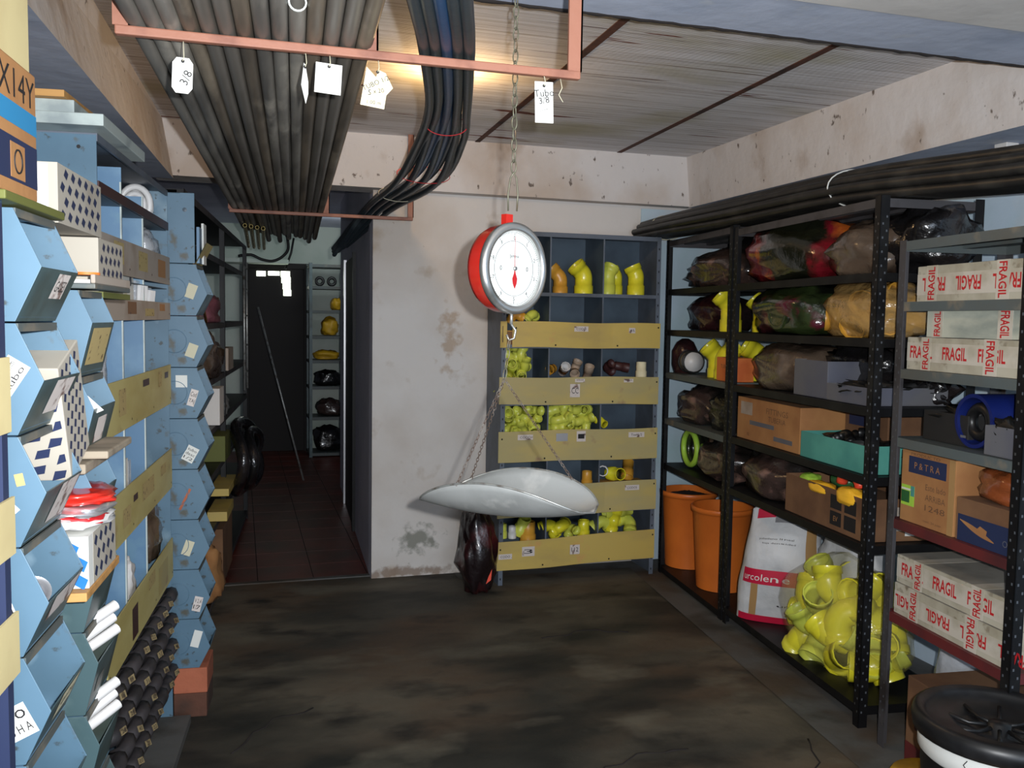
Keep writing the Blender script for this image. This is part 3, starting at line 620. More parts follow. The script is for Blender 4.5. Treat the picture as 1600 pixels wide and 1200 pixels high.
# masonry blocks under the far column
one('brick_block', MB().box((-.142, 0, .092), (-.022, .19, .188), 'brick'), 'orange-red masonry block under the far bin column', 'brick', loc=LF.W(0, 1.95), rz=LF.rz, bevel=.004)
one('brick_block', MB().box((-.142, 0, .0005), (-.024, .19, .0915), 'brickd'), 'dark brown masonry block on the floor under the orange one', 'brick', loc=LF.W(0, 1.95), rz=LF.rz, bevel=.004)  # lower block in a darker brown than the upper one

# ---- tall cabinet between them
D0, D1, TF = .893, 1.905, -.135
cab = thing('pigeonhole_cabinet', 'tall blue metal cabinet with yellow boards along the left wall', 'cabinet', LF.W(TF, D0), LF.rz)
Wd = D1-D0
b = MB().box((-.34, 0, .0), (-.002, .003, 1.93), 'blue').box((-.03, -.001, 1.2), (-.002, 0, 1.93), 'blue')
for i in range(14):
    b.lathe([(.0048, 0), (.0001, .0001)], 'ink', 10, xf=Matrix.Translation((-.042, -.0015, 1.90-i*.085)) @ Matrix.Rotation(pi/2, 4, 'X'))
b.box((-.34, Wd-.003, 0), (-.002, Wd, 1.93), 'blue'); b.box((-.34, .003, 0), (-.337, Wd-.003, 1.93), 'dblue')
obj('side_panels', b, cab)
obj('top_rail', MB().box((-.34, .0, 1.93), (0, Wd, 1.934), 'bluegrey').box((-.006, 0, 1.915), (0, Wd, 1.93), 'bluegrey'), cab)
for y in (.30, .605): obj('divider', MB().box((-.33, y-.0015, .56), (-.008, y+.0015, 1.90 if y < .5 else 1.86), 'bluei').box((-.012, y-.004, .56), (-.008, y+.004, 1.86), 'plyw'), cab)
for z in (1.795, 1.59, 1.49, 1.325-.145, .875, .553, .18): obj('shelf', MB().box((-.335, .003, z-.002), (-.006, Wd-.003, z), 'dblue'), cab)
obj('dark_rail', MB().box((-.004, .005, 1.795), (.001, Wd, 1.822), 'brown'), cab, label='dark brown rail')
def strip(z0, z1, m, marks, name='front_board', lab=None, s0=0, s1=Wd, zz0=None, zz1=None, peel=None):
    zz0 = z0 if zz0 is None else zz0; zz1 = z1 if zz1 is None else zz1
    f = MB().add([(0,s0,z0),(0,s1,zz0),(0,s1,zz1),(0,s0,z1),(.004,s0,z0),(.004,s1,zz0),(.004,s1,zz1),(.004,s0,z1)], [(0,3,2,1),(4,5,6,7),(0,1,5,4),(3,7,6,2),(0,4,7,3),(1,2,6,5)], m)
    for (a, b_, c, d_, mm) in marks: f.quad([(.0046, a, z0+c*(z1-z0)), (.0046, b_, z0+c*(z1-z0)), (.0046, b_, z0+d_*(z1-z0)), (.0046, a, z0+d_*(z1-z0))], mm)
    for a in (.02, Wd*.33, Wd*.66, Wd-.02): f.lathe([(.004, 0), (.0001, .001)], 'brown', 8, xf=Matrix.Translation((.0047, a, z0+.02)) @ Matrix.Rotation(pi/2, 4, 'Y'))
    return obj(name, f, cab, label=lab)
strip(1.604, 1.700, 'kraftg', [(.14,.26,.3,.9,'tag'),(.46,.60,.25,.85,'tag'),(.78,.92,.2,.8,'kraft')], lab='greyish cardboard strip, upper')
strip(1.482, 1.540, 'kraftg', [(.30,.42,.3,.9,'kraft2'),(.55,.70,.2,.6,'tag'),(.80,.9,.5,.9,'kraft')], lab='greyish cardboard strip, lower')
strip(1.183, 1.322, 'yboardl', [(.17,.26,.30,.82,'tag'),(.50,.60,.70,.85,'brown'),(.76,.82,.55,.92,'tag'),(.88,.95,.7,.85,'brown')], lab='yellow board, upper')
strip(.880, 1.020, 'yboardl', [(.20,.30,.25,.62,'tag'),(.34,.40,.58,.72,'brown'),(.47,.66,.40,.78,'tag'),(.78,.88,.55,.8,'tag')], lab='yellow board, middle')
strip(.553, .695, 'yboardl', [(.30,.38,.1,.75,'brown'),(.55,.66,.6,.9,'tag'),(.72,.9,.1,.75,'yboard2')], lab='yellow board, lower, brown-stained')
# dark drawers with number tags under the lowest board
for r_ in range(4):
    for c_ in range(9):
        random.seed(r_*20+c_)
        y = .03+c_*.108; z = .505-r_*.094
        k = MB().tube([(-.02+.0, y, z-.012), (.004, y+.006, z-.004), (.009, y+.045, z), (.004, y+.084, z-.004), (-.02, y+.09, z-.012)], .022, 'dkdrw', seg=8)
        o = obj('drawer_front', k, cab, label='dark rounded drawer front')
        lb = MB(); a = random.uniform(-.2, .2); c = Vector((.030, y+.012, z+.012)); ya = Vector((.45, .89, random.uniform(-.2, .2))).normalized(); za = Vector((-.3, .15, .94)).normalized()
        if random.random() < .25: continue
        lb.quad([c-ya*.012-za*.009, c+ya*.012-za*.009, c+ya*.012+za*.009, c-ya*.012+za*.009], 'tagd'); lb.text(str(18+(r_*10+c_) % 30), c+ya.cross(za)*.0012, ya, za, .011, 'ink')
        obj('number_tag', lb, o, label='yellowed number tag')
one('cabinet_plinth', MB().box((-.34, 0, 0), (-.02, Wd, .0), 'curb') if False else MB().box((-.30, .03, .0005), (-.03, Wd+.0, .03), 'curb'), 'grey painted plinth along the foot of the left cabinet', 'plinth', loc=LF.W(TF+.09, D0), rz=LF.rz)
# planks on top of the cabinet
def lbox(name, label, cat, t0, s0, z0, t1, s1, z1, m, group=None, bevel=.002, extra=None, rz=0):
    mb = MB().box((0, 0, 0), (t1-t0, s1-s0, z1-z0), m)
    if extra: extra(mb)
    return one(name, mb, label, cat, group, loc=LF.W(t0, s0, z0), rz=LF.rz+rz, bevel=bevel)
lbox('laminate_board', 'white-edged laminate board lying on top of the left cabinet', 'board', -.55, .80, 1.9345, -.10, 1.30, 1.962, 'plyw')
lbox('laminate_board', 'second white laminate board, shorter, on the lower laminate board', 'board', -.55, .81, 1.9625, -.165, 1.20, 1.992, 'plyw')
one('plywood_sheet', MB().prism([(0, 0), (.42, 0), (.42, .016), (0, .016)], 0, .36, 'ply'), 'orange-brown plywood sheet on the white boards over the left cabinet', 'board', loc=LF.W(-.60, .80, 1.9925), rz=LF.rz-.03, bevel=.001)
# things in the upper cabinet holes
one('hose_coil', MB().tube([(.045*cos(2*pi*k/24), 0, .055*sin(2*pi*k/24)) for k in range(24)], .011, 'pvcw', closed=True).tube([(.042*cos(2*pi*k/24), .024, .055*sin(2*pi*k/24)-.004) for k in range(24)], .011, 'pvcw', closed=True).tube([(.03*cos(2*pi*k/24), -.015, .04*sin(2*pi*k/24)-.01) for k in range(24)], .010, 'pvcw', closed=True), 'white coiled tube in the top right hole of the left cabinet', 'coil', loc=LF.W(TF-.075, 1.74, 1.866), rz=LF.rz)
one('plastic_bag', MB().blob((0, 0, .065), (.06, .10, .075), 'filmw', .3, 2.5, 3), 'crumpled clear plastic bag under the dark rail of the left cabinet', 'bag', loc=LF.W(TF-.08, 1.77, 1.5905+.06), rz=LF.rz)
for i, (s_, w_, h_, m_, lb) in enumerate(((.985,.07,.105,'pvcw','white round cap packet leaning left in the lower strip row'),(1.09,.09,.12,'filmw','crinkled clear packet of tubes left of the white plate packet'),(1.24,.16,.135,'paper','white plate packet with a round hole behind the lower cardboard strip'),(1.44,.12,.11,'filmw','crinkled clear packet right of the white plate packet'),(1.60,.09,.095,'filmw','small clear packet at the right of the lower cardboard strip row'))):
    mb = MB().box((-.01, 0, 0), (.0, w_, h_), m_)
    if m_ == 'paper': mb.lathe([(.016, 0), (.0001, .0005)], 'cgrey', 14, xf=Matrix.Translation((.001, w_*.7, h_*.78)) @ Matrix.Rotation(pi/2, 4, 'Y')).box((.0005, w_*.15, .03), (.001, w_*.4, .09), 'buff')
    if m_ == 'filmw':
        for k in range(4): mb.tube([(.0, w_*(.12+.25*k), .004), (.006, w_*(.12+.25*k)+.01, h_*.9)], .008, 'pvcw', seg=6)
    one('hardware_packet', mb, lb, 'packet', 'packets in the left cabinet', loc=LF.W(TF-.02, s_, 1.4915), rz=LF.rz, bevel=.001)
one('plastic_packet', MB().box((0, 0, 0), (.008, .10, .26), 'filmw').blob((.004, .05, .14), (.018, .045, .12), 'filmw', .4, 3, 5), 'tall crinkled clear packet in the first hole above the upper yellow board', 'packet', loc=LF.W(TF-.03, .915, 1.1815), rz=LF.rz)
one('blue_sheet', MB().prism([(0, 0), (.0, .17), (.003, .17), (.003, 0)], 0, .10, 'cobalt'), 'deep blue sheet leaning behind the upper yellow board', 'sheet', loc=LF.W(TF-.04, 1.26, 1.1815), rot=(.35, 0, LF.rz))
one('white_strip_packet', MB().box((0, 0, 0), (.006, .035, .21), 'paper').box((.001, .04, 0), (.006, .075, .20), 'filmw'), 'tall white strip packet with clear bag in the hole above the middle yellow board', 'packet', loc=LF.W(TF-.02, 1.22, .8765), rz=LF.rz)
one('plastic_bag', MB().blob((0, 0, .075), (.04, .055, .085), 'pvcw', .25, 3, 8), 'small white bag in the hole above the lower yellow board', 'bag', loc=LF.W(TF-.06, 1.35, .5545+.06), rz=LF.rz)
one('plastic_bag', MB().blob((0, 0, .10), (.05, .09, .12), 'bagb', .25, 3, 9), 'brown crinkled bag at the far end above the lower yellow board', 'bag', loc=LF.W(TF-.07, 1.78, .5545+.09), rz=LF.rz)

# ---- things on and beside the near bins
def diamonds(mb, x, y0, y1, z0, z1, m, n, rows, sl=.0):
    for r_ in range(rows):
        for i in range(n):
            cy = y0+(i+.5+(r_ % 2)*.5)*(y1-y0)/(n+.5); cz = z0+(r_+.5)*(z1-z0)/rows; a = (y1-y0)/n*.30; b_ = (z1-z0)/rows*.40
            mb.quad([(x, cy-a, cz-b_*.3), (x, cy+a*.2, cz-b_), (x, cy+a, cz+b_*.3), (x, cy-a*.2, cz+b_)], m)
t = thing('patterned_carton', 'white carton with navy diamond pattern on top of the second bin column', 'box', LF.W(-.20, .17, 1.6505-.0), LF.rz)
mb = MB().box((0, 0, 0), (.165, .30, .10), 'carton').box((.004, -.0008, .004), (.150, 0, .098), 'paper'); obj('carton', mb, t, bevel=.002)
mb = MB(); diamonds(mb, .1656, .005, .295, .004, .098, 'navy', 6, 4)
mb.text('GARANTIA', (.08, -.0014, .07), (1, 0, 0), (0, 0, 1), .012, 'redink'); mb.tube([(.08+.018*cos(a), -.0014, .034+.018*sin(a)) for a in [2*pi*k/20 for k in range(20)]], .001, 'cgrey', seg=4, closed=True)
obj('printed_pattern', mb, t, label='navy diamond print')
t = thing('patterned_carton', 'white and navy patterned carton standing behind the topmost second-column bin', 'box', LF.W(-.17, .42, 1.5425), LF.rz)
obj('carton', MB().box((0, .0, 0), (.14, .22, .105), 'carton'), t, bevel=.002); mb = MB(); diamonds(mb, .1406, .005, .215, .004, .10, 'navy', 5, 4); obj('printed_pattern', mb, t, label='navy diamond print')
one('bin_ledge', MB().box((-.22, .41, 1.53), (-.02, .66, 1.542), 'olive').box((-.2,.42,0),(-.17,.65,1.53),'blue'), 'olive wooden ledge behind the second bin column under the patterned carton', 'ledge', loc=LF.W(0, 0), rz=LF.rz)
lbox('olive_board', 'olive green board lying across the top of the nearest bins', 'board', -.32, -.16, 1.6493, -.012, .12, 1.6620, 'olive')
# big cardboard box at the top left
t = thing('cardboard_box', 'large brown box with blue stripe and navy print at the top left', 'box', LF.W(-.40, -.62, 1.6625), LF.rz)
bx = MB().box((0, 0, 0), (.382, .62, .185), 'kraft'); obj('carton', bx, t, bevel=.003)
mb = MB().box((.3822, .0, .095), (.3826, .618, .125), 'sky').box((.3822, .0, .018), (.3826, .618, .078), 'navy').box((.3828, .50, .022), (.3832, .56, .07), 'kraft')
mb.text('MADERA AOX14Y', (.3828, .35, .152), (0, 1, 0), (0, 0, 1), .040, 'ink', w=.52)
mb.tube([(.3836, .53+.016*cos(a), .046+.016*sin(a)) for a in [2*pi*k/20 for k in range(20)]], .0015, 'ink', seg=4, closed=True)
obj('printed_face', mb, t, label='blue striped printing')
t2 = thing('cardboard_box', 'plain tan cardboard box stacked on the printed box at the top left', 'box', LF.W(-.40, -.60, 1.848), LF.rz)
obj('carton', MB().box((0, 0, 0), (.375, .60, .22), 'tan'), t2, bevel=.004)
# nearer blue post with cream boards at the left edge
t = thing('pigeonhole_cabinet', 'blue post with cream boards, cut off at the left edge of the view', 'cabinet', LF.W(-.02, -.62), LF.rz)
zE = lambda y: LF.onT(4, y, -.01)[1]
obj('post', MB().box((-.03, .448, 0), (0, .470, 1.648), 'navy').box((-.3, 0, 0), (-.03, .003, 1.648), 'blue').box((-.3, .0, 1.644), (0, .470, 1.6485), 'blue'), t)
for i, (ya, yb) in enumerate(((560, 682), (790, 885), (985, 1090))):
    obj('front_board', MB().box((.001, .02, zE(yb)), (.005, .471+.006*i, zE(ya)), 'tan'), t, label='cream board')
# items in the second bin column
t = thing('switch_tray', 'grey plastic tray with orange cap resting on the topmost second-column bin', 'tray', LF.W(-.10, .26, 1.5435), LF.rz)
obj('tray', MB().box((0, 0, 0), (.10, .30, .010), 'shelfg').box((.02, .03, .010), (.09, .27, .018), 'pvcw').box((.092, 0, .010), (.10, .30, .026), 'kraftg'), t, bevel=.002)
obj('cap', MB().lathe([(.022, .026), (.022, .031)], 'oran', 20, xf=Matrix.Translation((.075, .05, 0))), t, label='orange cap')
t = thing('patterned_carton', 'crushed white carton with navy diamonds jutting between the bin columns', 'box', LF.W(-.075, .105, 1.225), LF.rz, rot=None)
t.rotation_euler = (.35, 0, LF.rz); obj('carton', MB().box((0, 0, 0), (.070, .125, .20), 'carton'), t, bevel=.002)
mb = MB(); diamonds(mb, .0706, .004, .12, .004, .195, 'navy', 4, 9); mb2 = MB()
for r_ in range(6): mb.quad([(.040+.01*(r_ % 2), -.0006, .0+r_*.03), (.060+.005*(r_ % 2), -.0006, .006+r_*.03), (.064, -.0006, .020+r_*.03), (.046+.01*(r_ % 2), -.0006, .018+r_*.03)], 'navy'); mb.quad([(.008+.01*(r_ % 2), -.0006, .01+r_*.03), (.030+.01*(r_ % 2), -.0006, .014+r_*.03), (.034+.01*(r_ % 2), -.0006, .030+r_*.03), (.014+.01*(r_ % 2), -.0006, .026+r_*.03)], 'navy')
obj('printed_pattern', mb, t, label='navy diamond print')
one('white_card', MB().prism([(0, 0), (.045, .02), (.01, .055)], 0, .001, 'paper'), 'folded white card sticking out of the second bin of the second column', 'card', loc=LF.W(-.035, .26, 1.305), rz=LF.rz+.1)
t = thing('timber_offcut', 'grey wooden slat jutting out between the second and third bins', 'slat', LF.W(-.075, .20, 1.245), LF.rz)
t.rotation_euler = (0, .0, LF.rz); obj('slat', MB().box((0, 0, 0), (.105, .20, .014), 'wood').box((.0, -.03, -.022), (.075, .15, -.004), 'wood'), t, bevel=.003)
obj('orange_stripe', MB().box((.01, -.0305, -.018), (.05, -.030, -.008), 'oran'), t)
# red and white packets and a blue-printed carton in the fourth bin
t = thing('patterned_carton', 'white carton with bright blue labels standing in the fourth second-column bin', 'box', LF.W(-.046, .155, 1.0285), LF.rz)
obj('carton', MB().box((0, 0, 0), (.052, .20, .090), 'paper').box((.0522, .03, .0), (.0526, .20, .090), 'carton'), t, bevel=.002); mb = MB(); diamonds(mb, .0530, .03, .195, .004, .086, 'navy', 4, 3)
for cx, cz in ((.022, .060), (.036, .034), (.036, .003), (.014, .030)): mb.quad([(cx-.010, -.0007, cz+.006), (cx+.008, -.0007, cz-.006), (cx+.015, -.0007, cz+.012), (cx-.004, -.0007, cz+.024)], 'bprint')
obj('printed_pattern', mb, t, label='blue and navy print')
for i, (m_, lb) in enumerate((('red', 'glossy red packet lying topmost on the blue-labelled carton'), ('silver', 'silvery white packet under the red one'), ('pvcw', 'white and red crumpled packet lowest over the blue-labelled carton'))):
    mb = MB().blob((0, 0, 0), (.062-.004*i, .09, .012), m_, .25, 3, i+11, flat=-.8)
    if i == 2: mb.blob((.0, -.02, .004), (.05, .05, .010), 'redink', .3, 3, 15, flat=-.8)
    one('foil_packet', mb, lb, 'packet', loc=LF.W(-.035, .25, 1.176-.020*i), rot=(0, .05*i, LF.rz+.3-.2*i))
lbox('wooden_board', 'orange-edged plywood board under the blue-labelled carton', 'board', -.12, .13, 1.012, .008, .38, 1.0275, 'ply')
one('foil_reflector', MB().lathe([(.010, .0), (.014, .003), (.017, .012), (.022, .018), (.025, .019)], 'silver', 28, cap=False).lathe([(.001, -.004), (.010, -.002), (.010, .010)], 'cgrey', 20), 'silver round lamp reflector resting in the fourth bin of the nearest column', 'reflector', loc=LF.W(LF.onS(52, 932, -.02)[0], -.02, LF.onS(52, 932, -.02)[1]), rot=(0.9, .4, LF.rz))
def tubes(s_, z_, n, base):
    for k in range(n):
        random.seed(k+int(z_*100))
        a = Vector((-.075, .035+.004*k, z_-.005-.0245*k)); b_ = Vector((.004-.006*(k % 2), .125+.004*k, z_+.034-.0245*k))
        one('white_tube', MB().tube([a, b_], .0105, 'pvcw', seg=12, thick=.002), base % ['topmost', 'middle one', 'lowest', 'last'][k], 'tube', 'white tubes in the bins', loc=LF.W(0, s_, 0), rz=LF.rz)
tubes(.235, .900, 3, 'short white plastic tube in the fifth bin of the second column, %s')
tubes(.235, .748, 3, 'short white plastic tube in the sixth bin of the second column, %s')
#@@END_LEFT

# ------------------------------------------------------------------ fittings used all over
def elbow(r, deg, l1, l2, m, seg=14, sock=.12, xf=None, mb=None):
    mb = mb or MB(); a = rad(deg); Rb = r*1.15; P = [Vector((0, 0, 0)), Vector((0, 0, l1*.55)), Vector((0, 0, l1*.56)), Vector((0, 0, l1))]; R = [r*(1+sock), r*(1+sock), r, r]
    for k in range(1, 6):
        t_ = a*k/5; P.append(Vector((Rb*(1-cos(t_)), 0, l1+Rb*sin(t_)))); R.append(r)
    d = Vector((sin(a), 0, cos(a))); e = P[-1]
    P += [e+d*l2*.44, e+d*l2*.45, e+d*l2]; R += [r, r*(1+sock), r*(1+sock)]
    mb.tube(P, R, m, seg=seg, thick=r*.10, xf=xf); return mb
def tee(r, m, seg=12):
    mb = MB().tube([(0,0,-r*2.1),(0,0,-r*1.1),(0,0,-r*1.09),(0,0,r*1.09),(0,0,r*1.1),(0,0,r*2.1)], [r*1.15,r*1.15,r,r,r*1.15,r*1.15], m, seg=seg, thick=r*.12)
    mb.tube([(r*.5,0,0),(r*1.2,0,0),(r*1.21,0,0),(r*2.1,0,0)], [r,r,r*1.15,r*1.15], m, seg=seg, thick=r*.12); return mb
def coupl(r, l, m, seg=14): return MB().tube([(0,0,0),(0,0,l*.45),(0,0,l*.46),(0,0,l)], [r*1.12,r*1.12,r,r], m, seg=seg, thick=r*.12)

# ------------------------------------------------------------------ back cabinet
BW, BD = .958, .295
cab = thing('pigeonhole_cabinet', 'blue-grey metal cabinet with five yellow boards against the back wall', 'cabinet', (1.385, 4.772, 0))
mb = MB().box((0, 0, 0), (.003, BD, 1.985), 'bluegrey').box((BW-.003, 0, 0), (BW, BD, 1.985), 'bluegrey')
mb.box((0, -.002, 0), (.026, .002, 1.985), 'bluegrey').box((BW-.026, -.002, 0), (BW, .002, 1.985), 'bluegrey')
for x in (.013, BW-.013):
    for k in range(30): mb.quad([(x-.003, -.0026, .03+k*.065), (x+.003, -.0026, .03+k*.065), (x+.003, -.0026, .042+k*.065), (x-.003, -.0026, .042+k*.065)], 'black')
obj('side_panel', mb, cab)
obj('back_panel', MB().box((.003, BD-.003, .10), (BW-.003, BD, 1.985), 'dblue'), cab)
obj('top_panel', MB().box((.0, -.002, 1.985), (BW, BD, 1.990), 'bluegrey').box((.026, -.002, 1.965), (BW-.026, 0, 1.985), 'bluegrey'), cab)
for x in (.281, .602): obj('divider', MB().box((x-.0015, .004, .12), (x+.0015, BD-.003, 1.985), 'dblue').box((x-.004, .002, .12), (x+.004, .004, 1.985), 'bluegrey'), cab)
SHZ = [1.655, 1.362, 1.040, .722, .412, .118]
for z in SHZ: obj('shelf', MB().box((.003, .001, z-.02), (BW-.003, .003, z), 'bluegrey').box((.003, .003, z-.003), (BW-.003, BD-.003, z), 'dblue'), cab)
BRD = [(1.348, 1.491, 1.345, 1.490, 'yboard'), (1.028, 1.179, 1.022, 1.181, 'yboard2'), (.704, .878, .700, .880, 'yboard2'), (.385, .566, .396, .572, 'yboard2'), (.085, .248, .106, .278, 'yboard')]
for i, (a0_, a1_, b0_, b1_, m_) in enumerate(BRD):
    x0 = -.012 if i else .062; x1 = BW+.002
    f = MB(); n_ = 12
    for k in range(n_):   # slightly bowed board, split lengthwise so that it can bend
        u0 = k/n_; u1 = (k+1)/n_; X0 = x0+(x1-x0)*u0; X1 = x0+(x1-x0)*u1
        w0 = .003*sin(u0*9+i*2); w1 = .003*sin(u1*9+i*2)
        y0 = -.006-.008*abs(sin(u0*5+i)); y1 = -.006-.008*abs(sin(u1*5+i))
        f.add([(X0,y0,a0_+(b0_-a0_)*u0+w0),(X1,y1,a0_+(b0_-a0_)*u1+w1),(X1,y1,a1_+(b1_-a1_)*u1+w1),(X0,y0,a1_+(b1_-a1_)*u0+w0),(X0,y0+.004,a0_+(b0_-a0_)*u0+w0),(X1,y1+.004,a0_+(b0_-a0_)*u1+w1),(X1,y1+.004,a1_+(b1_-a1_)*u1+w1),(X0,y0+.004,a1_+(b1_-a1_)*u0+w0)], [(0,1,2,3),(7,6,5,4),(3,2,6,7),(1,0,4,5)], m_)
    for (u, v) in ((.02,.75),(.28,.1),(.70,.1),(.985,.85)):
        X = x0+(x1-x0)*u; Z = a0_+(b0_-a0_)*u+(a1_-a0_)*v
        f.lathe([(.005, 0), (.003, .003), (.0001, .003)], 'black', 10, xf=Matrix.Translation((X, -.0145, Z)) @ Matrix.Rotation(pi/2, 4, 'X'))
    o = obj('front_board', f, cab, label=['bright yellow board, topmost', 'faded yellow board with small white label', 'faded yellow board with two stickers', 'faded yellow board behind the pan', 'bright yellow board, lowest'][i])
    lb = MB(); tx = MB()
    for (u, v, w_, h_, mm, s_) in ([(.45,.75,.085,.03,'label','CODO'),(.80,.72,.04,.03,'label','45')], [(.46,.52,.06,.075,'label','CC|1/2'),(.49,.9,.06,.02,'label','----'),(.80,.9,.06,.02,'label','----')], [(.16,.80,.09,.03,'label','CODO'),(.385,.78,.07,.045,'silver',''),(.505,.8,.055,.06,'label','I'),(.86,.82,.10,.03,'label','Tee 1/2')], [(.84,.76,.09,.03,'label','CODOS')], [(.05,.5,.08,.03,'label','CODO'),(.19,.62,.075,.055,'label','3|4'),(.48,.55,.06,.055,'label','112')])[i]:
        X = x0+(x1-x0)*u; Z = a0_+(b0_-a0_)*u+(a1_-a0_)*v; Y_ = -.0152
        lb.quad([(X-w_/2,Y_,Z-h_/2),(X+w_/2,Y_,Z-h_/2),(X+w_/2,Y_,Z+h_/2),(X-w_/2,Y_,Z+h_/2)], mm)
        if s_: lb.text(s_.split('|')[0], (X, Y_-.0006, Z), (1,0,0), (0,0,1), h_*.45, 'ink', w=w_*.7)
    obj('label_card', lb, o, label='worn paper labels')
one('board_offcut', MB().box((0, -.012, 0), (.038, -.007, .146), 'yboard').box((.012, -.0125, .03), (.016, -.012, .12), 'brown'), 'short rust-stained yellow board piece at the upper left of the back cabinet', 'board', loc=(1.375, 4.772, 1.345))
def cellx(c): return (.012, .290, .612)[c], (.270, .592, BW-.014)[c]
# big elbows of the top row
def bigel(x, y, z, r, m, rz, lab, deg=45, l1=.085, l2=.055, mir=False):
    return one('pipe_elbow', elbow(r, deg, l1, l2, m, 18, .10), lab, 'pipe elbow', 'large elbows on the top row of the back cabinet', loc=(1.385+x, 4.772+y, z), rz=rz)
bigel(.375, .10, 1.6555, .040, 'pvco', pi*.9, 'amber-brown elbow at the left of the top row in the back cabinet', l1=.07, l2=.06)
bigel(.515, .09, 1.6555, .050, 'pvcy', pi, 'large yellow elbow bent to the left in the middle hole of the top row')
bigel(.655, .07, 1.6555, .043, 'pvcg', .3, 'pale yellow elbow at the left of the top right hole', l1=.10, l2=.045, deg=30)
bigel(.745, .16, 1.6555, .038, 'pvcy', 2.6, 'yellow elbow at the back between two others in the top right hole', l1=.10, l2=.04, deg=30)
bigel(.835, .07, 1.6555, .046, 'pvcy', 2.7, 'yellow elbow at the right of the top right hole', l1=.10, l2=.05, deg=25)
# heaps of small fittings
PROTO = {}
def proto(kind, r, m):
    k = (kind, r, m)
    if k not in PROTO:
        mb = dict(e=lambda: elbow(r, 90, r*1.1, r*1.3, m, 10), t=lambda: tee(r, m, 10), c=lambda: coupl(r, r*3.2, m, 10))[kind]()
        c_ = [(min(v[q] for v in mb.v)+max(v[q] for v in mb.v))/2 for q in range(3)]; mb.v = [tuple(v[q]-c_[q] for q in range(3)) for v in mb.v]
        me = obj('p', mb); PROTO[k] = me.data; bpy.data.objects.remove(me)
    return PROTO[k]
NAME = dict(e='pipe_elbow', t='pipe_tee', c='pipe_coupling'); CATN = dict(e='pipe elbow', t='pipe tee', c='pipe coupling')
def put(kind, r, m, loc, rot, lab, grp):
    o = bpy.data.objects.new(NAME[kind], proto(kind, r, m)); COL.objects.link(o); o.location = loc; o.rotation_euler = rot
    return tag(o, lab, CATN[kind], grp)
def heap(col, row, top, r, m, where, kinds='eetc', seed=0, slope=0, depth=.16, back=0):
    random.seed(seed); x0, x1 = cellx(col); z = SHZ[row]+r*1.25; L_ = 0; st = r*2.35
    while z < top:
        nx = int((x1-x0-r)/(st*1.05))
        for j in range(int(depth/(st*1.15))):
            for i in range(nx):
                if slope and i > nx-1-slope*L_: continue
                k = random.choice(kinds)
                x = x0+r*1.9+(i+.3*(L_ % 2))*(x1-x0-3.6*r)/max(1, nx-1)*.95; x = min(x, x1-r*1.9)
                put(k, r, m if isinstance(m, str) else random.choice(m), (1.385+x, 4.772+.012+r*1.9+back+j*st*1.15+random.uniform(-.004, .004), z),
                    (random.uniform(0, 6.3), random.uniform(-1.3, 1.3), random.uniform(0, 6.3)), 'small %s %s heaped in the %s of the back cabinet' % ('yellow-green plastic' if m == 'pvcg' else 'yellow plastic', CATN[k], where), 'fittings heaped in the %s' % where)
        z += st*.95; L_ += 1
heap(0, 2, 1.325, .026, 'pvcg', 'third row left hole', seed=2, slope=.22)
heap(0, 3, 1.01, .026, 'pvcg', 'fourth row left hole', seed=3)
heap(1, 3, 1.01, .026, 'pvcg', 'fourth row middle hole', seed=4)
def fit(kind, r, m, x, y, z, rot, lab): return put(kind, r, m, (1.385+x, 4.772+y, z), rot, lab, None)
fit('c', .024, 'pvcy', .625, .05, .915, (1.9, 0, .3), 'yellow coupling lying over the edge at the right of the fourth row middle heap')
for i, (x, z_, m_, k, lb) in enumerate(((.10,1.495,'pvco','e','small amber elbow just above the topmost board at the left'),(.20,1.505,'pvcg','e','yellow-green elbow just above the topmost board behind the dial'),
    (.32,1.20,'pvco','e','olive-amber elbow at the left of the third row middle hole'),(.40,1.20,'pvcw','c','greyish white cap in the third row middle hole'),(.47,1.205,'pvct','e','tan elbow in the third row middle hole'),(.55,1.185,'pvct','c','tan coupling low at the right of the third row middle hole'),
    (.68,1.21,'brown','e','dark maroon elbow in the third row right hole'),(.76,1.215,'brown','c','dark maroon coupling in the third row right hole'),(.885,1.20,'cream','c','cream upright socket at the right end of the third row'),
    (.10,.575,'pvcg','e','yellow-green elbow above the fourth board at the left'),(.555,.575,'pvco','c','pale yellow conical reducer in the fifth row middle hole'),
    (.655,.62,'pvcw','c','white coupling at the left of the fifth row right hole'),(.735,.60,'pvcy','c','yellow socket facing forward in the fifth row right hole'),(.815,.625,'pvco','c','amber-yellow socket leaning at the right of the fifth row'))):
    row = 1 if z_ > 1.4 else 2 if z_ > 1.1 else 4
    rr = .030 if i > 10 else .026
    if i == 12: rot = (1.45, 0, .15); rr = .037
    elif i == 13: rot = (-.5, .5, .2); rr = .034
    elif i in (8,): rot = (0, 0, 0); rr = .030; z_ = 1.215
    elif i == 10: rot = (0, 0, 0); rr = .030
    else: rot = (i*.7, .4, i*1.1)
    fit(k, rr, m_, x, .075, z_+.02*(i < 8 and i != 8), rot, lb)
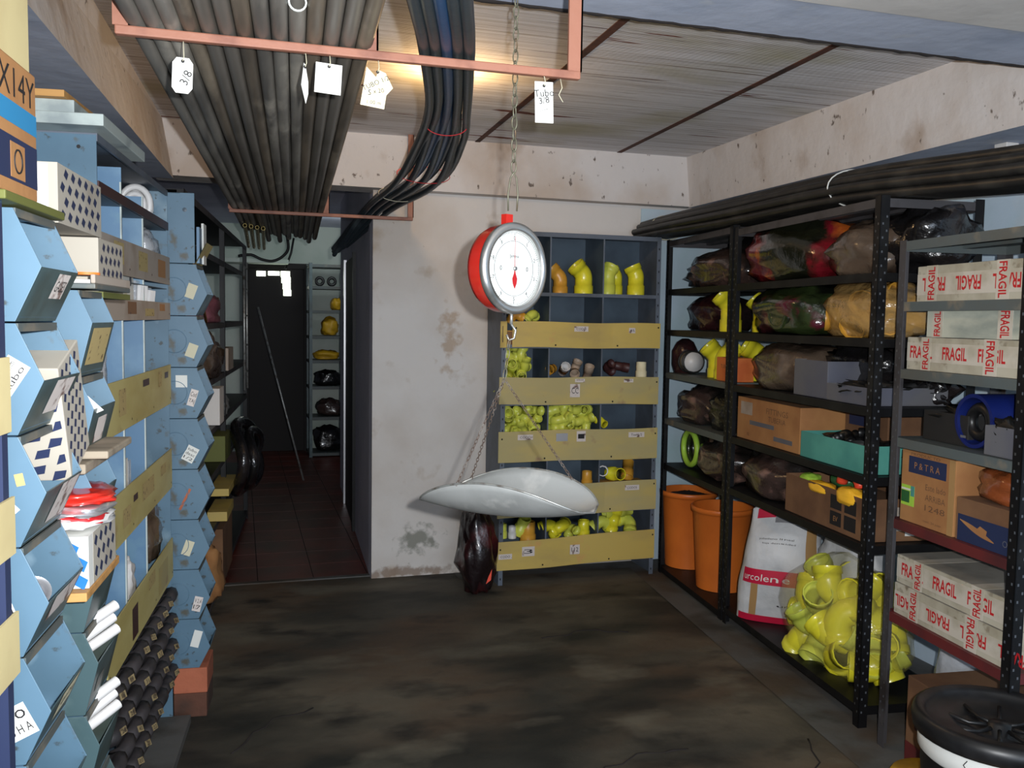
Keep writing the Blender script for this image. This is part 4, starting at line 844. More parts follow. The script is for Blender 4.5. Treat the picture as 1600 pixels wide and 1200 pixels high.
# boxes that lift those fittings above the boards stand behind them on the shelves
for (c, r_, top) in ((0,1,1.465),(1,2,1.165),(2,2,1.165),(0,4,.545),(1,4,.545),(2,4,.575),(0,5,.215),(1,5,.215),(2,5,.215)):
    xa, xb = cellx(c)
    one('parts_box', MB().box((xa+.006, .004, 0), (xb-.006, .20, top-SHZ[r_]-.03), 'kraft2').box((xa+.012, .012, top-SHZ[r_]-.03), (xb-.012, .19, top-SHZ[r_]-.026), 'pvco'), 'low cardboard parts box behind the board in the %s row, %s hole' % (ORD[r_], ('left','middle','right')[c]), 'box', 'parts boxes hidden behind the yellow boards', loc=(1.385, 4.772, SHZ[r_]+.0005))
for i, (x, z_, r, m_, k, rot, lb) in enumerate(((.045,.27,.026,'pvcg','c',(0,0,0),'pale clear-yellow coupling at the far left of the bottom row'),(.105,.262,.022,'pvcw','c',(0,0,0),'white upright coupling at the left of the bottom row'),(.165,.285,.036,'pvcg','c',(.5,.2,0),'olive-yellow cap leaning at the back of the bottom row left hole'),(.20,.235,.042,'pvco','c',(0,0,0),'orange-yellow round socket standing in the bottom row left hole'),
    (.335,.265,.034,'pvcy','e',(.3,1.2,.4),'yellow elbow at the left of the bottom row middle hole'),(.405,.27,.036,'pvcy','e',(1.0,.2,1.2),'curved yellow elbow in the bottom row middle hole'),(.47,.25,.026,'pvcg','e',(.3,1.3,2.2),'low yellow elbow in the bottom row middle hole'),(.545,.245,.034,'pvcy','c',(0,0,0),'yellow socket with a rim standing at the right of the bottom row middle hole'),
    (.66,.27,.036,'pvcg','e',(.3,.8,.3),'yellow-green elbow at the left of the bottom row right hole'),(.74,.29,.034,'pvcy','t',(.2,.2,1),'yellow tee in the middle of the bottom row right hole'),(.82,.27,.036,'pvcg','e',(.6,.2,2.4),'yellow-green elbow at the right of the bottom row right hole'),(.72,.34,.030,'pvcg','c',(0,1.45,.1),'yellow-green pipe piece lying across the top of the bottom row right hole'),(.80,.345,.030,'pvcg','c',(0,1.5,.1),'second yellow-green pipe piece lying across the top at the right of the bottom row'))):
    put(k, r, m_, (1.385+x, 4.772+.085, z_+r*.9), rot, lb, None)
# maroon-black bag on the floor beside it
t = thing('plastic_bag', 'dark maroon plastic bag slumped against the left side of the back cabinet', 'bag', (1.245, 4.72, 0))
obj('bag_body', MB().blob((0, 0, .225), (.095, .13, .235), 'scar', .28, 1.9, 21, flat=-.95, peak=.25), t)
obj('red_tag', MB().add([(.02, -.128, .07), (.048, -.128, .09), (.055, -.124, .15), (.035, -.126, .11)], [(0,1,2,3)], 'tomato'), t, label='small red corner')

# ------------------------------------------------------------------ right racks
def rack(label, s0, s1, dep, levels, zt, pm, sm, pw=.036, near_m=None, braces=()):
    t = thing('shelving_rack', label, 'rack', RF.W(0, s0), RF.rz); W = s1-s0
    for k, (y, d) in enumerate(((0, 1), (W, -1))):
        for j, (x, e) in enumerate(((0, -1), (-dep, 1))):
            m = near_m if (near_m and k == 1 and j == 0) else pm
            mb = MB().box((x, min(y, y+d*pw), .0), (x+e*.003, max(y, y+d*pw), zt), m).box((min(x, x+e*pw), min(y, y+d*.003), .0), (max(x, x+e*pw), max(y, y+d*.003), zt), m)
            hx_ = x+.0006 if j == 0 else x+.0006+.003
            for q in range(int((zt-.1)/.05)):
                for o_ in (.011, .026):
                    y_ = y+d*o_; z_ = .06+q*.05+(.025 if o_ > .02 else 0)
                    mb.quad([(hx_, y_-.003, z_), (hx_, y_+.003, z_), (hx_, y_+.003, z_+.008), (hx_, y_-.003, z_+.008)][::-1 if True else 1], 'hole' if q % 3 else 'bolt')
                if k == 1 and j == 0:
                    for o_ in (.011, .026):
                        x_ = x-o_; z_ = .06+q*.05+(.025 if o_ > .02 else 0)
                        mb.quad([(x_-.003, y+.0006, z_), (x_+.003, y+.0006, z_), (x_+.003, y+.0006, z_+.008), (x_-.003, y+.0006, z_+.008)], 'hole')
            obj('post', mb, t)
    for i, z in enumerate(levels):
        m = sm[i] if isinstance(sm, (list, tuple)) else sm
        mb = MB().box((-dep+.004, .004, z-.003), (-.004, W-.004, z), m).box((-.004, .004, z-.032), (-.001, W-.004, z), m).box((-dep+.001, .004, z-.032), (-dep+.004, W-.004, z), m).box((-dep+.004, W-.005, z-.032), (-.004, W-.002, z-.003), m).box((-dep+.004, .002, z-.032), (-.004, .005, z-.003), m)
        for x in (-.12, -.26): mb.box((x-.02, .01, z-.016), (x+.02, W-.01, z-.003), m)
        obj('shelf', mb, t)
    for (y0, z0, y1, z1, x) in braces: obj('brace', MB().tube([(x, y0, z0), (x, y1, z1)], .008, pm, seg=4), t)
    return t
DEP = .42
rack('far black angle-steel shelving rack next to the back cabinet', -.02, .870, DEP, [.045, .665, .935, 1.205, 1.455, 1.69, 1.972], 1.98, 'black', ['black','black','shelfg','shelfg','black','black','dgrey'], braces=((.0,.55,.35,1.2,-DEP+.012),(.8,.55,.5,1.2,-DEP+.012)))
rack('middle black angle-steel shelving rack with the FRAGIL-free mixed stock' if False else 'middle black angle-steel shelving rack holding the sack and yellow bag', .892, 2.085, DEP, [.085, .690, .945, 1.200, 1.452, 1.690, 1.955], 1.965, 'black', ['black','black','black','black','black','black','dgrey'], braces=((.0,1.2,.55,1.9,-DEP+.012),(1.15,.95,.55,1.9,-DEP+.012),(.3,1.15,.0,1.95,-DEP+.014)))
rack('near low shelving rack with dark red lower shelves at the right edge', 2.205, 2.815, DEP, [.50, .83, 1.115, 1.352, 1.582, 1.788], 1.792, 'dgrey', ['rustred','rustred','shelfg','shelfg','shelfg','shelfg'], near_m='black', braces=((.5,1.15,.36,1.56,-DEP+.012),))

def rthing(name, label, cat, t_, s_, z_, group=None, rz=0): return thing(name, label, cat, RF.W(t_, s_, z_), RF.rz+rz, group)
def rbag(name, label, t_, s_, z_, rt, rs, h, m, seed, amp=.28, fr=1.9, peak=0, sq=.8, cat='bag', rz=0, group=None):
    mb = MB().blob((0, 0, h*.43), (rt, rs, h*.57), m, amp, fr, seed, flat=-.75, sq=sq, peak=peak)
    return one(name, mb, label, cat, group, loc=RF.W(t_, s_, z_+.0015), rz=RF.rz+rz)
def rbox(name, label, s0, s1, t1, dep, z0, z1, m, cat='box', extra=None, bevel=.002):
    t = rthing(name, label, cat, t1, s0, z0+.001); obj('carton', MB().box((-dep, 0, 0), (0, s1-s0, z1-z0), m), t, bevel=bevel)
    if extra: pm_ = MB(); extra(pm_, s1-s0, z1-z0, dep); obj('printing', pm_, t, label='printed marks')
    return t
# far rack
rbag('plastic_bag', 'dark bag with pinkish clear front on the top of the far black rack', -.17, .45, 1.692, .15, .36, .20, 'bagp', 31, peak=.3)
rbag('plastic_bag', 'black bag piled behind the pinkish one on the top of the far black rack', -.28, .62, 1.692, .11, .20, .25, 'bagk', 32)
rbag('plastic_bag', 'black triangular bag beside the yellow elbow in the far black rack', -.20, .30, 1.457, .13, .26, .21, 'bagm', 33, peak=.6)
def rfit(mb, label, cat, t_, s_, z_, name='pipe_elbow', rz=0, group=None): return one(name, mb, label, cat, group, loc=RF.W(t_, s_, z_), rz=RF.rz+rz)
rfit(elbow(.052, 45, .11, .06, 'pvcy', 18, .08), 'large yellow elbow on the second shelf of the far black rack', 'pipe elbow', -.10, .66, 1.4565, rz=-.2)
rfit(elbow(.045, 45, .10, .05, 'pvcy', 18, .08), 'yellow elbow half hidden behind the large one in the far black rack', 'pipe elbow', -.24, .73, 1.4565, rz=-.2)
rfit(elbow(.050, 45, .09, .06, 'pvcy', 18, .08), 'yellow elbow nearest the wire roll on the third shelf of the far rack', 'pipe elbow', -.12, .47, 1.2065, rz=-.2)
rfit(elbow(.050, 45, .09, .07, 'pvcy', 18, .08), 'second yellow elbow crossing behind on the third shelf of the far rack', 'pipe elbow', -.10, .60, 1.2065, rz=2.5)
rfit(elbow(.050, 60, .10, .06, 'pvcy', 18, .08), 'yellow elbow behind the orange carton on the third shelf of the far rack', 'pipe elbow', -.24, .72, 1.2065, rz=-.2)
rbox('orange_carton', 'small orange carton on the third shelf of the far black rack', .66, .84, -.03, .12, 1.205, 1.325, 'orbox', extra=lambda mb, w_, h_, d_: mb.text('TUBO', (.0006, w_/2, h_*.62), (0,1,0), (0,0,1), .02, 'kraft2'))
one('wire_roll', MB().tube([(0,-.05,.07),(0,.05,.07)], .055, 'pvcw', seg=16).tube([(.0+.062*cos(a), -.03, .07+.062*sin(a)) for a in [2*pi*k/20 for k in range(20)]], .004, 'cable', closed=True).tube([(.062*cos(a), .02, .07+.062*sin(a)) for a in [2*pi*k/20 for k in range(20)]], .004, 'cable', closed=True).tube([(.062*cos(a), .045, .07+.062*sin(a)) for a in [2*pi*k/20 for k in range(20)]], .004, 'cable', closed=True),
    'white roll wound with dark wire on the third shelf of the far rack', 'roll', loc=RF.W(-.09, .17, 1.2065), rz=RF.rz)
one('dome_cover', MB().lathe([(.075,0),(.078,.05),(.06,.09),(.03,.11),(.001,.113)], 'cable', 24), 'round black cap behind the wire roll in the far rack', 'cover', loc=RF.W(-.27, .27, 1.2065))
one('brown_jug', MB().lathe([(.06,0),(.075,.05),(.075,.13),(.05,.18),(.02,.20),(.001,.201)], 'bagm', 20), 'dark brown rounded container at the far end of the third rack shelf', 'container', loc=RF.W(-.10, .055, 1.2065))
rbag('plastic_bag', 'shiny dark bag on the fourth shelf of the far black rack, left', -.17, .26, .937, .15, .24, .21, 'bagp', 35)
rbag('plastic_bag', 'shiny dark bag on the fourth shelf of the far black rack, right', -.19, .64, .937, .15, .20, .22, 'bagk', 36)
rbag('plastic_bag', 'dark brown bag on the fifth shelf of the far black rack', -.19, .58, .667, .16, .26, .21, 'bagp', 38)
t = rthing('hose_coil', 'coil of green hose in a dark bag on the fifth shelf of the far rack', 'coil', -.12, .20, .667)
for k in range(3): o = obj('coil_turn', MB().tube([(.03*(k-1)+.0, .10*cos(a), .115+.095*sin(a)) for a in [2*pi*j/24 for j in range(24)]], .016, 'bagg' if k != 2 else 'lime', closed=True), t)
rbag('plastic_bag', 'maroon and black bag wrapped behind the green hose coil', -.27, .17, .667, .10, .19, .23, 'bagm', 39)
# two orange buckets
def bucket(px, py, t_, z_top, r, lab, fillz=None):
    s_, _ = RF.onT(px, py, t_); p = RF.W(t_, s_, .0475)
    t = thing('plastic_bucket', lab, 'bucket', p, 0, 'orange buckets'); H = z_top-.0475; rb = r*.80
    obj('bucket_body', MB().lathe([(.001,.004),(rb-.004,.004),(r-.006,H-.002),(r-.003,H)], 'orange', 36, cap=False).lathe([(rb,0),(r-.005,H-.035),(r,H-.03),(r+.006,H-.03),(r+.008,H-.004),(r+.004,H),(r-.003,H)], 'orange', 36, cap=False), t)
    if fillz: obj('contents', MB().blob((0,0,H-.05),(r*.80,r*.80,.030),'dark',.25,5,5,flat=-.2), t, label='dark crumbly contents')
    return t
bucket(1076, 782, -.175, .50, .165, 'orange bucket filled with dark bits, farther from the camera', True)
bucket(1129, 806, -.185, .50, .165, 'empty orange bucket standing nearer, behind the double black posts')
# middle rack, top
rbag('plastic_bag', 'huge dark bag showing red and orange hose on top of the middle rack', -.19, 1.27, 1.692, .20, .36, .27, 'bagr', 41, amp=.22)
rbag('plastic_bag', 'brown crinkled bag on top of the middle rack', -.20, 1.80, 1.692, .17, .21, .22, 'bagb', 42, amp=.22)
rbag('plastic_bag', 'big black bag at the near end on top of the middle rack', -.27, 1.97, 1.692, .15, .16, .26, 'bagk', 43, amp=.3)
rbag('plastic_bag', 'dark bag of green and maroon coils on the second shelf of the middle rack', -.20, 1.25, 1.454, .19, .33, .225, 'bagg', 44, amp=.2)
one('hose_coil', MB().tube([(0, .075*cos(a), .09+.06*sin(a)) for a in [2*pi*j/24 for j in range(24)]], .026, 'bagg', closed=True), 'dark green coil in front of the green and maroon bag', 'coil', loc=RF.W(-.045, 1.30, 1.4565), rz=RF.rz)
t = rthing('plastic_bag', 'tan bag of amber fittings on the second shelf of the middle rack', 'bag', -.20, 1.80, 1.4535)
for k, (x, y, z_, rt) in enumerate(((.04,-.16,.06,(1.2,.3,.2)),(.05,-.02,.055,(.2,1.3,.6)),(.03,.12,.06,(1.4,.2,2)),(.0,-.08,.14,(.3,1.1,1)),(.02,.06,.14,(1,.4,2.4)),(-.08,.02,.09,(.5,1,1)),(-.08,-.13,.07,(.5,.3,3)),(-.05,.17,.10,(.2,.3,3)))):
    obj('amber_fitting', elbow(.048, 45, .06, .04, 'pvco', 12, xf=Matrix.Translation((x, y, z_)) @ Euler(rt).to_matrix().to_4x4() @ Matrix.Translation((0, 0, -.05))), t)
obj('film', MB().blob((0, 0, .095), (.16, .245, .125), mat('amber_film', S(206,166,104), .2, alpha=.55, bump=(13,.8,.02), coat=.8), .2, 2, 45, flat=-.75), t, label='cloudy amber film')
rbag('plastic_bag', 'brown-grey shiny domed bag on the third shelf of the middle rack', -.19, 1.24, 1.202, .18, .29, .21, 'bagb', 46, amp=.15)
rbag('plastic_bag', 'black lumpy bag behind the grey bins in the middle rack', -.27, 1.62, 1.202, .13, .26, .235, 'bagk', 47, amp=.4)
rbag('plastic_bag', 'low black lumpy bag at the near end behind the grey bins', -.33, 1.90, 1.202, .08, .15, .15, 'bagk', 48, amp=.5)
def gbin(label, s0, s1, t1, dep, z0, z1, m, fill=None):
    t = rthing('storage_bin', label, 'bin', t1, s0, z0+.001); w_ = s1-s0; h_ = z1-z0
    obj('bin_body', MB().box((-dep,0,0),(0,w_,.003),m).box((-.003,0,.003),(0,w_,h_),m).box((-dep,0,.003),(-dep+.003,w_,h_),m).box((-dep+.003,0,.003),(-.003,.003,h_),m).box((-dep+.003,w_-.003,.003),(-.003,w_,h_),m), t, bevel=.001)
    if fill:
        random.seed(int(s0*100)); mb = MB()
        mb.blob((-dep/2, w_/2, h_*.72), (dep*.46, w_*.46, h_*.5), fill, .6, 4, int(s0*10), flat=-.5)
        obj('contents', mb, t, label='dark fittings inside')
    return t
gbin('light grey bin left of the bluish one on the third shelf', 1.47, 1.735, -.025, .17, 1.201, 1.352, 'cgrey')
gbin('bluish grey bin at the near end of the third shelf', 1.742, 2.03, -.02, .33, 1.201, 1.268, 'cgrey', 'cable')
rbox('cardboard_box', 'brown cardboard box with faded blue print on the fourth shelf of the middle rack', .935, 1.535, -.025, .30, .946, 1.145, 'kraft', extra=lambda mb, w_, h_, d_: (mb.text('FITTINGS', (.0006, w_*.66, h_*.78), (0,1,0), (0,0,1), .026, 'kraft2', w=.20), mb.text('TUBERIA', (.0006, w_*.66, h_*.60), (0,1,0), (0,0,1), .024, 'kraft2', w=.16), mb.box((.0003, w_*.06, h_*.60), (.0006, w_*.26, h_*.90), 'kraftg'), mb.box((.0003, w_*.22, h_*.38), (.0006, w_*.62, h_*.48), 'cgrey'), mb.text('1/2', (.0006, w_*.2, h_*.14), (0,1,0), (0,0,1), .014, 'ink'), mb.box((.0003, w_*.62, h_*.14), (.0006, w_*.9, h_*.24), 'cgrey')))
rbox('cardboard_box', 'dim box with blue print behind the turquoise box', 1.56, 1.86, -.22, .17, .946, 1.17, 'kraft2', extra=lambda mb, w_, h_, d_: mb.box((.0003, w_*.1, h_*.62), (.0006, w_*.6, h_*.85), 'navy'))
t = gbin('turquoise open box on the fourth shelf of the middle rack', 1.555, 2.04, -.02, .33, .946, 1.052, 'cteal')
for k in range(7):
    random.seed(k); one('black_fitting', elbow(.018, 90, .03, .03, 'blk', 10), 'small black pipe elbow lying in the turquoise box', 'pipe elbow', 'black elbows in the turquoise box', loc=RF.W(-.07-.07*(k % 3), 1.72+.042*k, 1.045), rot=(random.uniform(0,3), random.uniform(0,1), random.uniform(0,6)))
one('box_filling', MB().blob((0,0,0),(.14,.21,.045),'blk',.5,4,3,flat=-.6), 'bed of black fittings filling the turquoise box', 'fittings', loc=RF.W(-.185, 1.80, 1.005), rz=RF.rz)['kind'] = 'stuff'
rbag('plastic_bag', 'dark crinkled bag on the fifth shelf of the middle rack', -.17, 1.14, .692, .15, .26, .205, 'bagp', 50, amp=.25)
t = gbin('open brown carton of coloured plastic parts on the fifth shelf', 1.44, 2.035, -.022, .33, .691, .852, 'kraft2')
obj('printed_squares', (lambda mb: [mb.box((.0003, .36+.10*i, .02+.065*j), (.0006, .44+.10*i, .075+.065*j), 'ink') for i in range(2) for j in range(2)] and mb)(MB()).text('EV', (.0007, .40, .047), (0,1,0), (0,0,1), .02, 'kraft').box((-.25,.5961,.04),(-.12,.5965,.13),'kraftg').box((-.25,.5961,.02),(-.17,.5965,.05),'paper'), t, label='dark printed squares')
obj('flap', MB().add([(-.33, .0, .16), (-.33, .30, .16), (-.36, .26, .235), (-.36, .02, .235)], [(0,1,2,3),(3,2,1,0)], 'kraft2'), t)
def ball(lab, t_, s_, z_, rx, ry, rz_, m, name='plastic_part'): return one(name, MB().blob((0,0,0),(rx,ry,rz_),m,.15,2,3,flat=-.9,sq=.9), lab, 'plastic part', 'coloured plastic parts in the brown carton', loc=RF.W(t_, s_, z_), rz=RF.rz)
ball('lime green plastic part at the left of the brown carton', -.08, 1.545, .838, .04, .06, .032, 'lime')
ball('dark green plastic part behind the red one in the brown carton', -.15, 1.69, .860, .05, .07, .035, 'leaf')
one('plastic_part', MB().tube([(0, .065*cos(a), .030+.045*sin(a)) for a in [pi*j/10 for j in range(11)]], [.022]*11, 'tomato', seg=12), 'red-orange arched plastic part in the brown carton', 'plastic part', 'coloured plastic parts in the brown carton', loc=RF.W(-.09, 1.83, .838), rz=RF.rz)
ball('orange-yellow plastic part at the front of the brown carton', -.05, 1.69, .832, .035, .10, .028, 'mango')
ball('second orange-yellow part nearest the front post in the brown carton', -.05, 1.90, .835, .04, .085, .040, 'mango')
obj('inner_bed', MB().box((-.32, .01, .10), (-.01, .585, .118), 'kraft2'), t)
# white sack with crimson band
SK = thing('printed_sack', 'white woven sack with crimson band and brown tape patches', 'sack', RF.W(-.17, 1.12, .0875), math.atan2(-3.5, -2.6)+pi/2)
def sksurf(u, v, off=0):   # u -1..1 around the front, v 0..1 up
    w_ = .185*(1-.10*v)*(1+.05*sin(v*5)); d_ = .10*(1-max(0, v-.78)*3.4)*(.75+.5*sin(pi*min(1, v*1.1)))
    a = u*pi/2; n_ = 1+.04*noise.noise((u*2, v*5, 3))
    x = math.copysign(abs(sin(a))**.75, sin(a))*(w_*n_+off*.3); y = -(abs(cos(a))**.8)*(d_*n_+off)
    lean = .035*v
    z = .56*v*(1-.06*abs(u)*v)+.02*sin(u*3+1)*max(0, v-.7)
    return (x+lean, y-.0, z)
mb = MB(); vs = []; fs = []
NA, NB = 48, 40
for j in range(NB+1):
    v = j/NB
    for i in range(NA):
        u = -2+4*i/NA; front = abs(u) <= 1
        p = sksurf(u if front else (2-abs(u))*math.copysign(1, u), v)
        vs.append(p if front else (p[0], -p[1], p[2]))
for j in range(NB):
    for i in range(NA): fs.append((j*NA+i, j*NA+(i+1) % NA, (j+1)*NA+(i+1) % NA, (j+1)*NA+i))
mb.add(vs, fs, 'sack', smooth=True); mb.add(vs[:NA], [tuple(range(NA-1, -1, -1))], 'sack'); mb.add(vs[-NA:], [tuple(range(NA))], 'sack')
obj('sack_body', mb, SK)
def patch(mb, u0, u1, v0, v1, m, off=.003, n=10, skew=0):
    vs = []; fs = []
    for j in range(n+1):
        for i in range(n+1):
            v = v0+(v1-v0)*j/n; vs.append(sksurf(u0+(u1-u0)*i/n+skew*(v-v0), v, off))
    for j in range(n):
        for i in range(n): a = j*(n+1)+i; fs.append((a, a+1, a+n+2, a+n+1))
    mb.add(vs, fs, m, smooth=True)
def sktext(mb, s_, u0, u1, v, h, m, off=.0055):
    vs, fs, W = glyphs(s_); mb.add([sksurf(u0+(u1-u0)*x/W, v+(y-.5)*h, off) for x, y in vs], fs, m)
for q in ((-.66, .30, .345, .475), (-.75, .75, .0, .06), (-.55, .6, .90, .985)): mb = MB(); patch(mb, *q, 'pink'); obj('crimson_band', mb, SK, label='crimson printed band')
mb = MB(); sktext(mb, 'urcolene', -.60, .10, .405, .060, 'paper'); sktext(mb, 'polietileno lineal', -.38, .12, .735, .020, 'ink'); sktext(mb, 'baja densidad', -.30, .15, .70, .016, 'ink'); sktext(mb, 'urcolene', .0, .45, .17, .022, 'ink')
obj('lettering', mb, SK, label='printed lettering')
for q in ((.34, .62, .48, .97, 'tape'), (-.40, -.26, .06, .345, 'tape'), (-.12, .12, .86, .97, 'silver')): mb = MB(); patch(mb, *q, .0045); obj('tape_patch', mb, SK, label='silver tape patch' if q[4] == 'silver' else 'brown tape patch')
one('white_sack', MB().blob((0,0,.27),(.10,.20,.30),'sack',.2,1.8,61,flat=-.88), 'plain white sack slumped behind the printed sack', 'sack', loc=RF.W(-.31, 1.52, .0875), rz=RF.rz)
# bag of large yellow fittings
YB = rthing('plastic_bag', 'clear bag bulging with large yellow pipe fittings on the bottom shelf', 'bag', -.20, 1.66, .0865)
random.seed(12)
pos = []
for L_, (z_, n_) in enumerate(((.07, 11), (.16, 10), (.255, 8), (.345, 5))):
    rr_t, rr_s = (.145, .29) if L_ < 2 else (.13, .25) if L_ == 2 else (.09, .17)
    for k in range(n_):
        a = 2*pi*k/n_+L_*.4; pos.append((rr_t*cos(a)*.85, rr_s*sin(a)*.85, z_))
for k, p in enumerate(pos):
    R_ = Euler((random.uniform(0, 6), random.uniform(0, 6), random.uniform(0, 6))).to_matrix().to_4x4()
    obj('yellow_fitting', elbow(.056, 45 if k % 3 else 88, .055, .045, 'pvcy' if k % 4 else 'pvcg', 14, .10, xf=Matrix.Translation(p) @ R_ @ Matrix.Translation((-.01, 0, -.06))), YB)
obj('film', MB().blob((0, 0, .20), (.19, .345, .25), 'film', .14, 2, 63, flat=-.77, peak=.75), YB, label='clear crinkled film')
# near rack: FRAGIL cartons
def fragil(label, s0, s1, t1, dep, z0, z1, rows, verts, m='foam', top='foamtop'):
    t = rthing('taped_carton', label, 'box', t1, s0, z0+.001, 'cartons with FRAGIL tape'); w_ = s1-s0; h_ = z1-z0
    obj('carton', MB().box((-dep, 0, 0), (0, w_, h_-.001), m).box((-dep+.002, .002, h_-.001), (-.002, w_-.002, h_), top), t, bevel=.003)
    tp = MB(); le = MB()
    for (zc, hh, flip, off) in rows:
        tp.box((.0003, 0, zc-hh*.75), (.0009, w_, zc+hh*.75), 'ftape'); y = off
        while y < w_-.03:
            le.text('FRAGIL', (.0014, y+.065, zc), (0, -1 if flip else 1, 0), (0, 0, -1 if flip else 1), hh, 'redink', w=.115); y += .165
    for (yc, up, hh) in verts:
        tp.box((.0011, yc-hh*.8, 0), (.0017, yc+hh*.8, h_), 'ftape').box((-.22, yc-hh*.8, h_), (.0017, yc+hh*.8, h_+.0005), 'ftape')
        le.text('FRAGIL', (.0022, yc, h_*.5), (0, 0, up), (0, -up, 0), hh, 'redink', w=h_*.92)
    o = obj('tape', tp, t, label='white tape'); obj('lettering', le, o, label='red lettering'); return t
fragil('long carton with upside-down FRAGIL tape on the top stocked shelf of the near rack', 2.262, 3.05, -.035, .30, 1.582, 1.700, [(.056, .046, True, .02)], [(.075, 1, .034), (.40, -1, .034)])
fragil('carton with upright FRAGIL tape under the frosted bundle', 2.245, 3.05, -.02, .32, 1.352, 1.462, [(.060, .042, False, .01)], [(.10, 1, .030), (.40, -1, .036)])
t = fragil('frosted grey bundle with vertical FRAGIL tape on the second stocked shelf of the near rack', 2.315, 3.05, -.04, .28, 1.4635, 1.552, [], [(.055, 1, .032), (.36, -1, .038)], m='clear', top='clear')
fragil('upper of the two low FRAGIL cartons on the dark red shelf', 2.245, 2.775, -.02, .36, .6085, .706, [(.052, .044, False, .02)], [(.115, 1, .030), (.40, 1, .034)])
fragil('lower of the two low FRAGIL cartons, its tape upside down', 2.245, 2.775, -.015, .37, .500, .6070, [(.048, .040, True, .0)], [(.105, 1, .032), (.385, -1, .034)])
rbag('plastic_bag', 'grey-brown clear bag behind the frosted bundle at the rack corner', -.27, 2.27, 1.354, .08, .045, .16, 'bagb', 65, amp=.2)
gbin('charcoal box with lid on the third shelf of the near rack', 2.28, 2.50, -.07, .28, 1.116, 1.215, 'dkbin', 'cable')
t = rthing('hose_coil', 'cobalt blue drum with black hose inside on the near rack', 'drum', -.14, 2.535, 1.1165)
obj('drum_shell', MB().tube([(.08, 0, .088), (-.15, 0, .088)], .086, 'cobalt', seg=28, thick=.012), t, label='cobalt blue shell'); obj('hose_core', MB().tube([(.05, .045*cos(a), .085+.045*sin(a)) for a in [2*pi*j/20 for j in range(20)]], .018, 'blk', closed=True), t); obj('sticker', MB().box((.0801, -.055, .03), (.0806, -.03, .038), 'cgrey'), t)
t = rthing('hose_coil', 'second cobalt blue drum topped with black hose, farther right', 'drum', -.19, 2.715, 1.1165)
obj('drum_shell', MB().tube([(.06, 0, .092), (-.15, 0, .092)], .090, 'cobalt', seg=28, thick=.012), t, label='cobalt blue shell'); obj('hose_core', MB().tube([(.02, .05*cos(a), .10+.075*sin(a)) for a in [2*pi*j/20 for j in range(20)]], .022, 'blk', closed=True), t)
gbin('charcoal grey bin in front of the blue drums', 2.64, 2.775, -.018, .085, 1.116, 1.205, 'cgrey', 'cable')
def cb3(mb, w_, h_, d_):
    mb.box((.0003, w_*.14, h_*.70), (.0006, w_*.84, h_*.93), 'navy'); mb.text('P & T R A', (.0010, w_*.49, h_*.81), (0,1,0), (0,0,1), .022, 'kraft', w=.13)
    for k, s_ in enumerate(('Este lado', 'ARRIBA', '1248')): mb.text(s_, (.0006, w_*.66, h_*(.55-.14*k)), (0,1,0), (0,0,1), .020, 'kraft2', w=.10)
    mb.text('PRODUCTO', (.0006, w_*.45, h_*.96), (0,1,0), (0,0,1), .010, 'kraft2', w=.15); mb.text('cont. 24 pzas', (.0006, w_*.62, h_*.08), (0,1,0), (0,0,1), .010, 'kraft2', w=.09)
t = rbox('cardboard_box', 'amber cardboard box with dark blue panel on the red shelf of the near rack', 2.245, 2.520, -.02, .30, .830, 1.075, 'kraft', extra=cb3)
obj('sticker', MB().box((.0003, .005, .055), (.0008, .075, .125), 'lime').box((.0008, .005, .065), (.0011, .05, .105), 'leaf').box((.0008, .055, .09), (.0011, .075, .125), 'cteal').box((.0008, .005, .108), (.0011, .06, .114), 'paper'), t, label='bright green picture label')
obj('tape', MB().box((.0003, .245, .0), (.0009, .272, .243), 'tape'), t, label='glossy tape edge')
def cb4(mb, w_, h_, d_):
    mb.box((.0003, .01, .0), (.0006, w_, h_*.62), 'navy'); mb.add([(.0009, .02+.15*k/8, h_*(.50-.30*(k/8)+.05*sin(pi*k/8))) for k in range(9)]+[(.0009, .17-.15*k/8, h_*(.18+.30*(k/8)-.07*sin(pi*k/8))) for k in range(9)], [tuple(range(18))], 'kraft')
    mb.add([(.0010, .09, h_*.34), (.0010, .135, h_*.24), (.0010, .14, h_*.40), (.0010, .11, h_*.47)], [(0,1,2,3)], 'kraft'); mb.text('O', (.0010, w_*.88, h_*.25), (0,1,0), (0,0,1), .02, 'cgrey')
t = rbox('cardboard_box', 'dark blue printed box with orange swoosh beside the amber box', 2.530, 2.775, -.02, .30, .830, .965, 'kraft2', extra=cb4)
rbag('plastic_bag', 'orange-brown shiny bag lying on the dark blue printed box', -.15, 2.655, .967, .115, .115, .11, mat('orange_brown_film', S(128,66,34), .22, layers=[(S(90,44,26),5,.5,.6)], bump=(11,.7,.02), coat=.7), 66, amp=.2)
rbox('cardboard_box', 'brown cardboard box standing on the floor under the near rack', 2.32, 2.85, -.03, .36, .001, .30, 'kraft2', extra=lambda mb, w_, h_, d_: (mb.text('LeC', (.0006, .13, .17), (0,1,0), (0,0,1), .09, 'brown', w=.17), mb.box((.0003, 0, .0), (.0006, w_, .07), 'rustred')))
rbag('plastic_bag', 'clear bag of pale stuff on the floor behind the brown box', -.33, 2.22, .002, .10, .07, .42, 'filmw', 67, amp=.2)
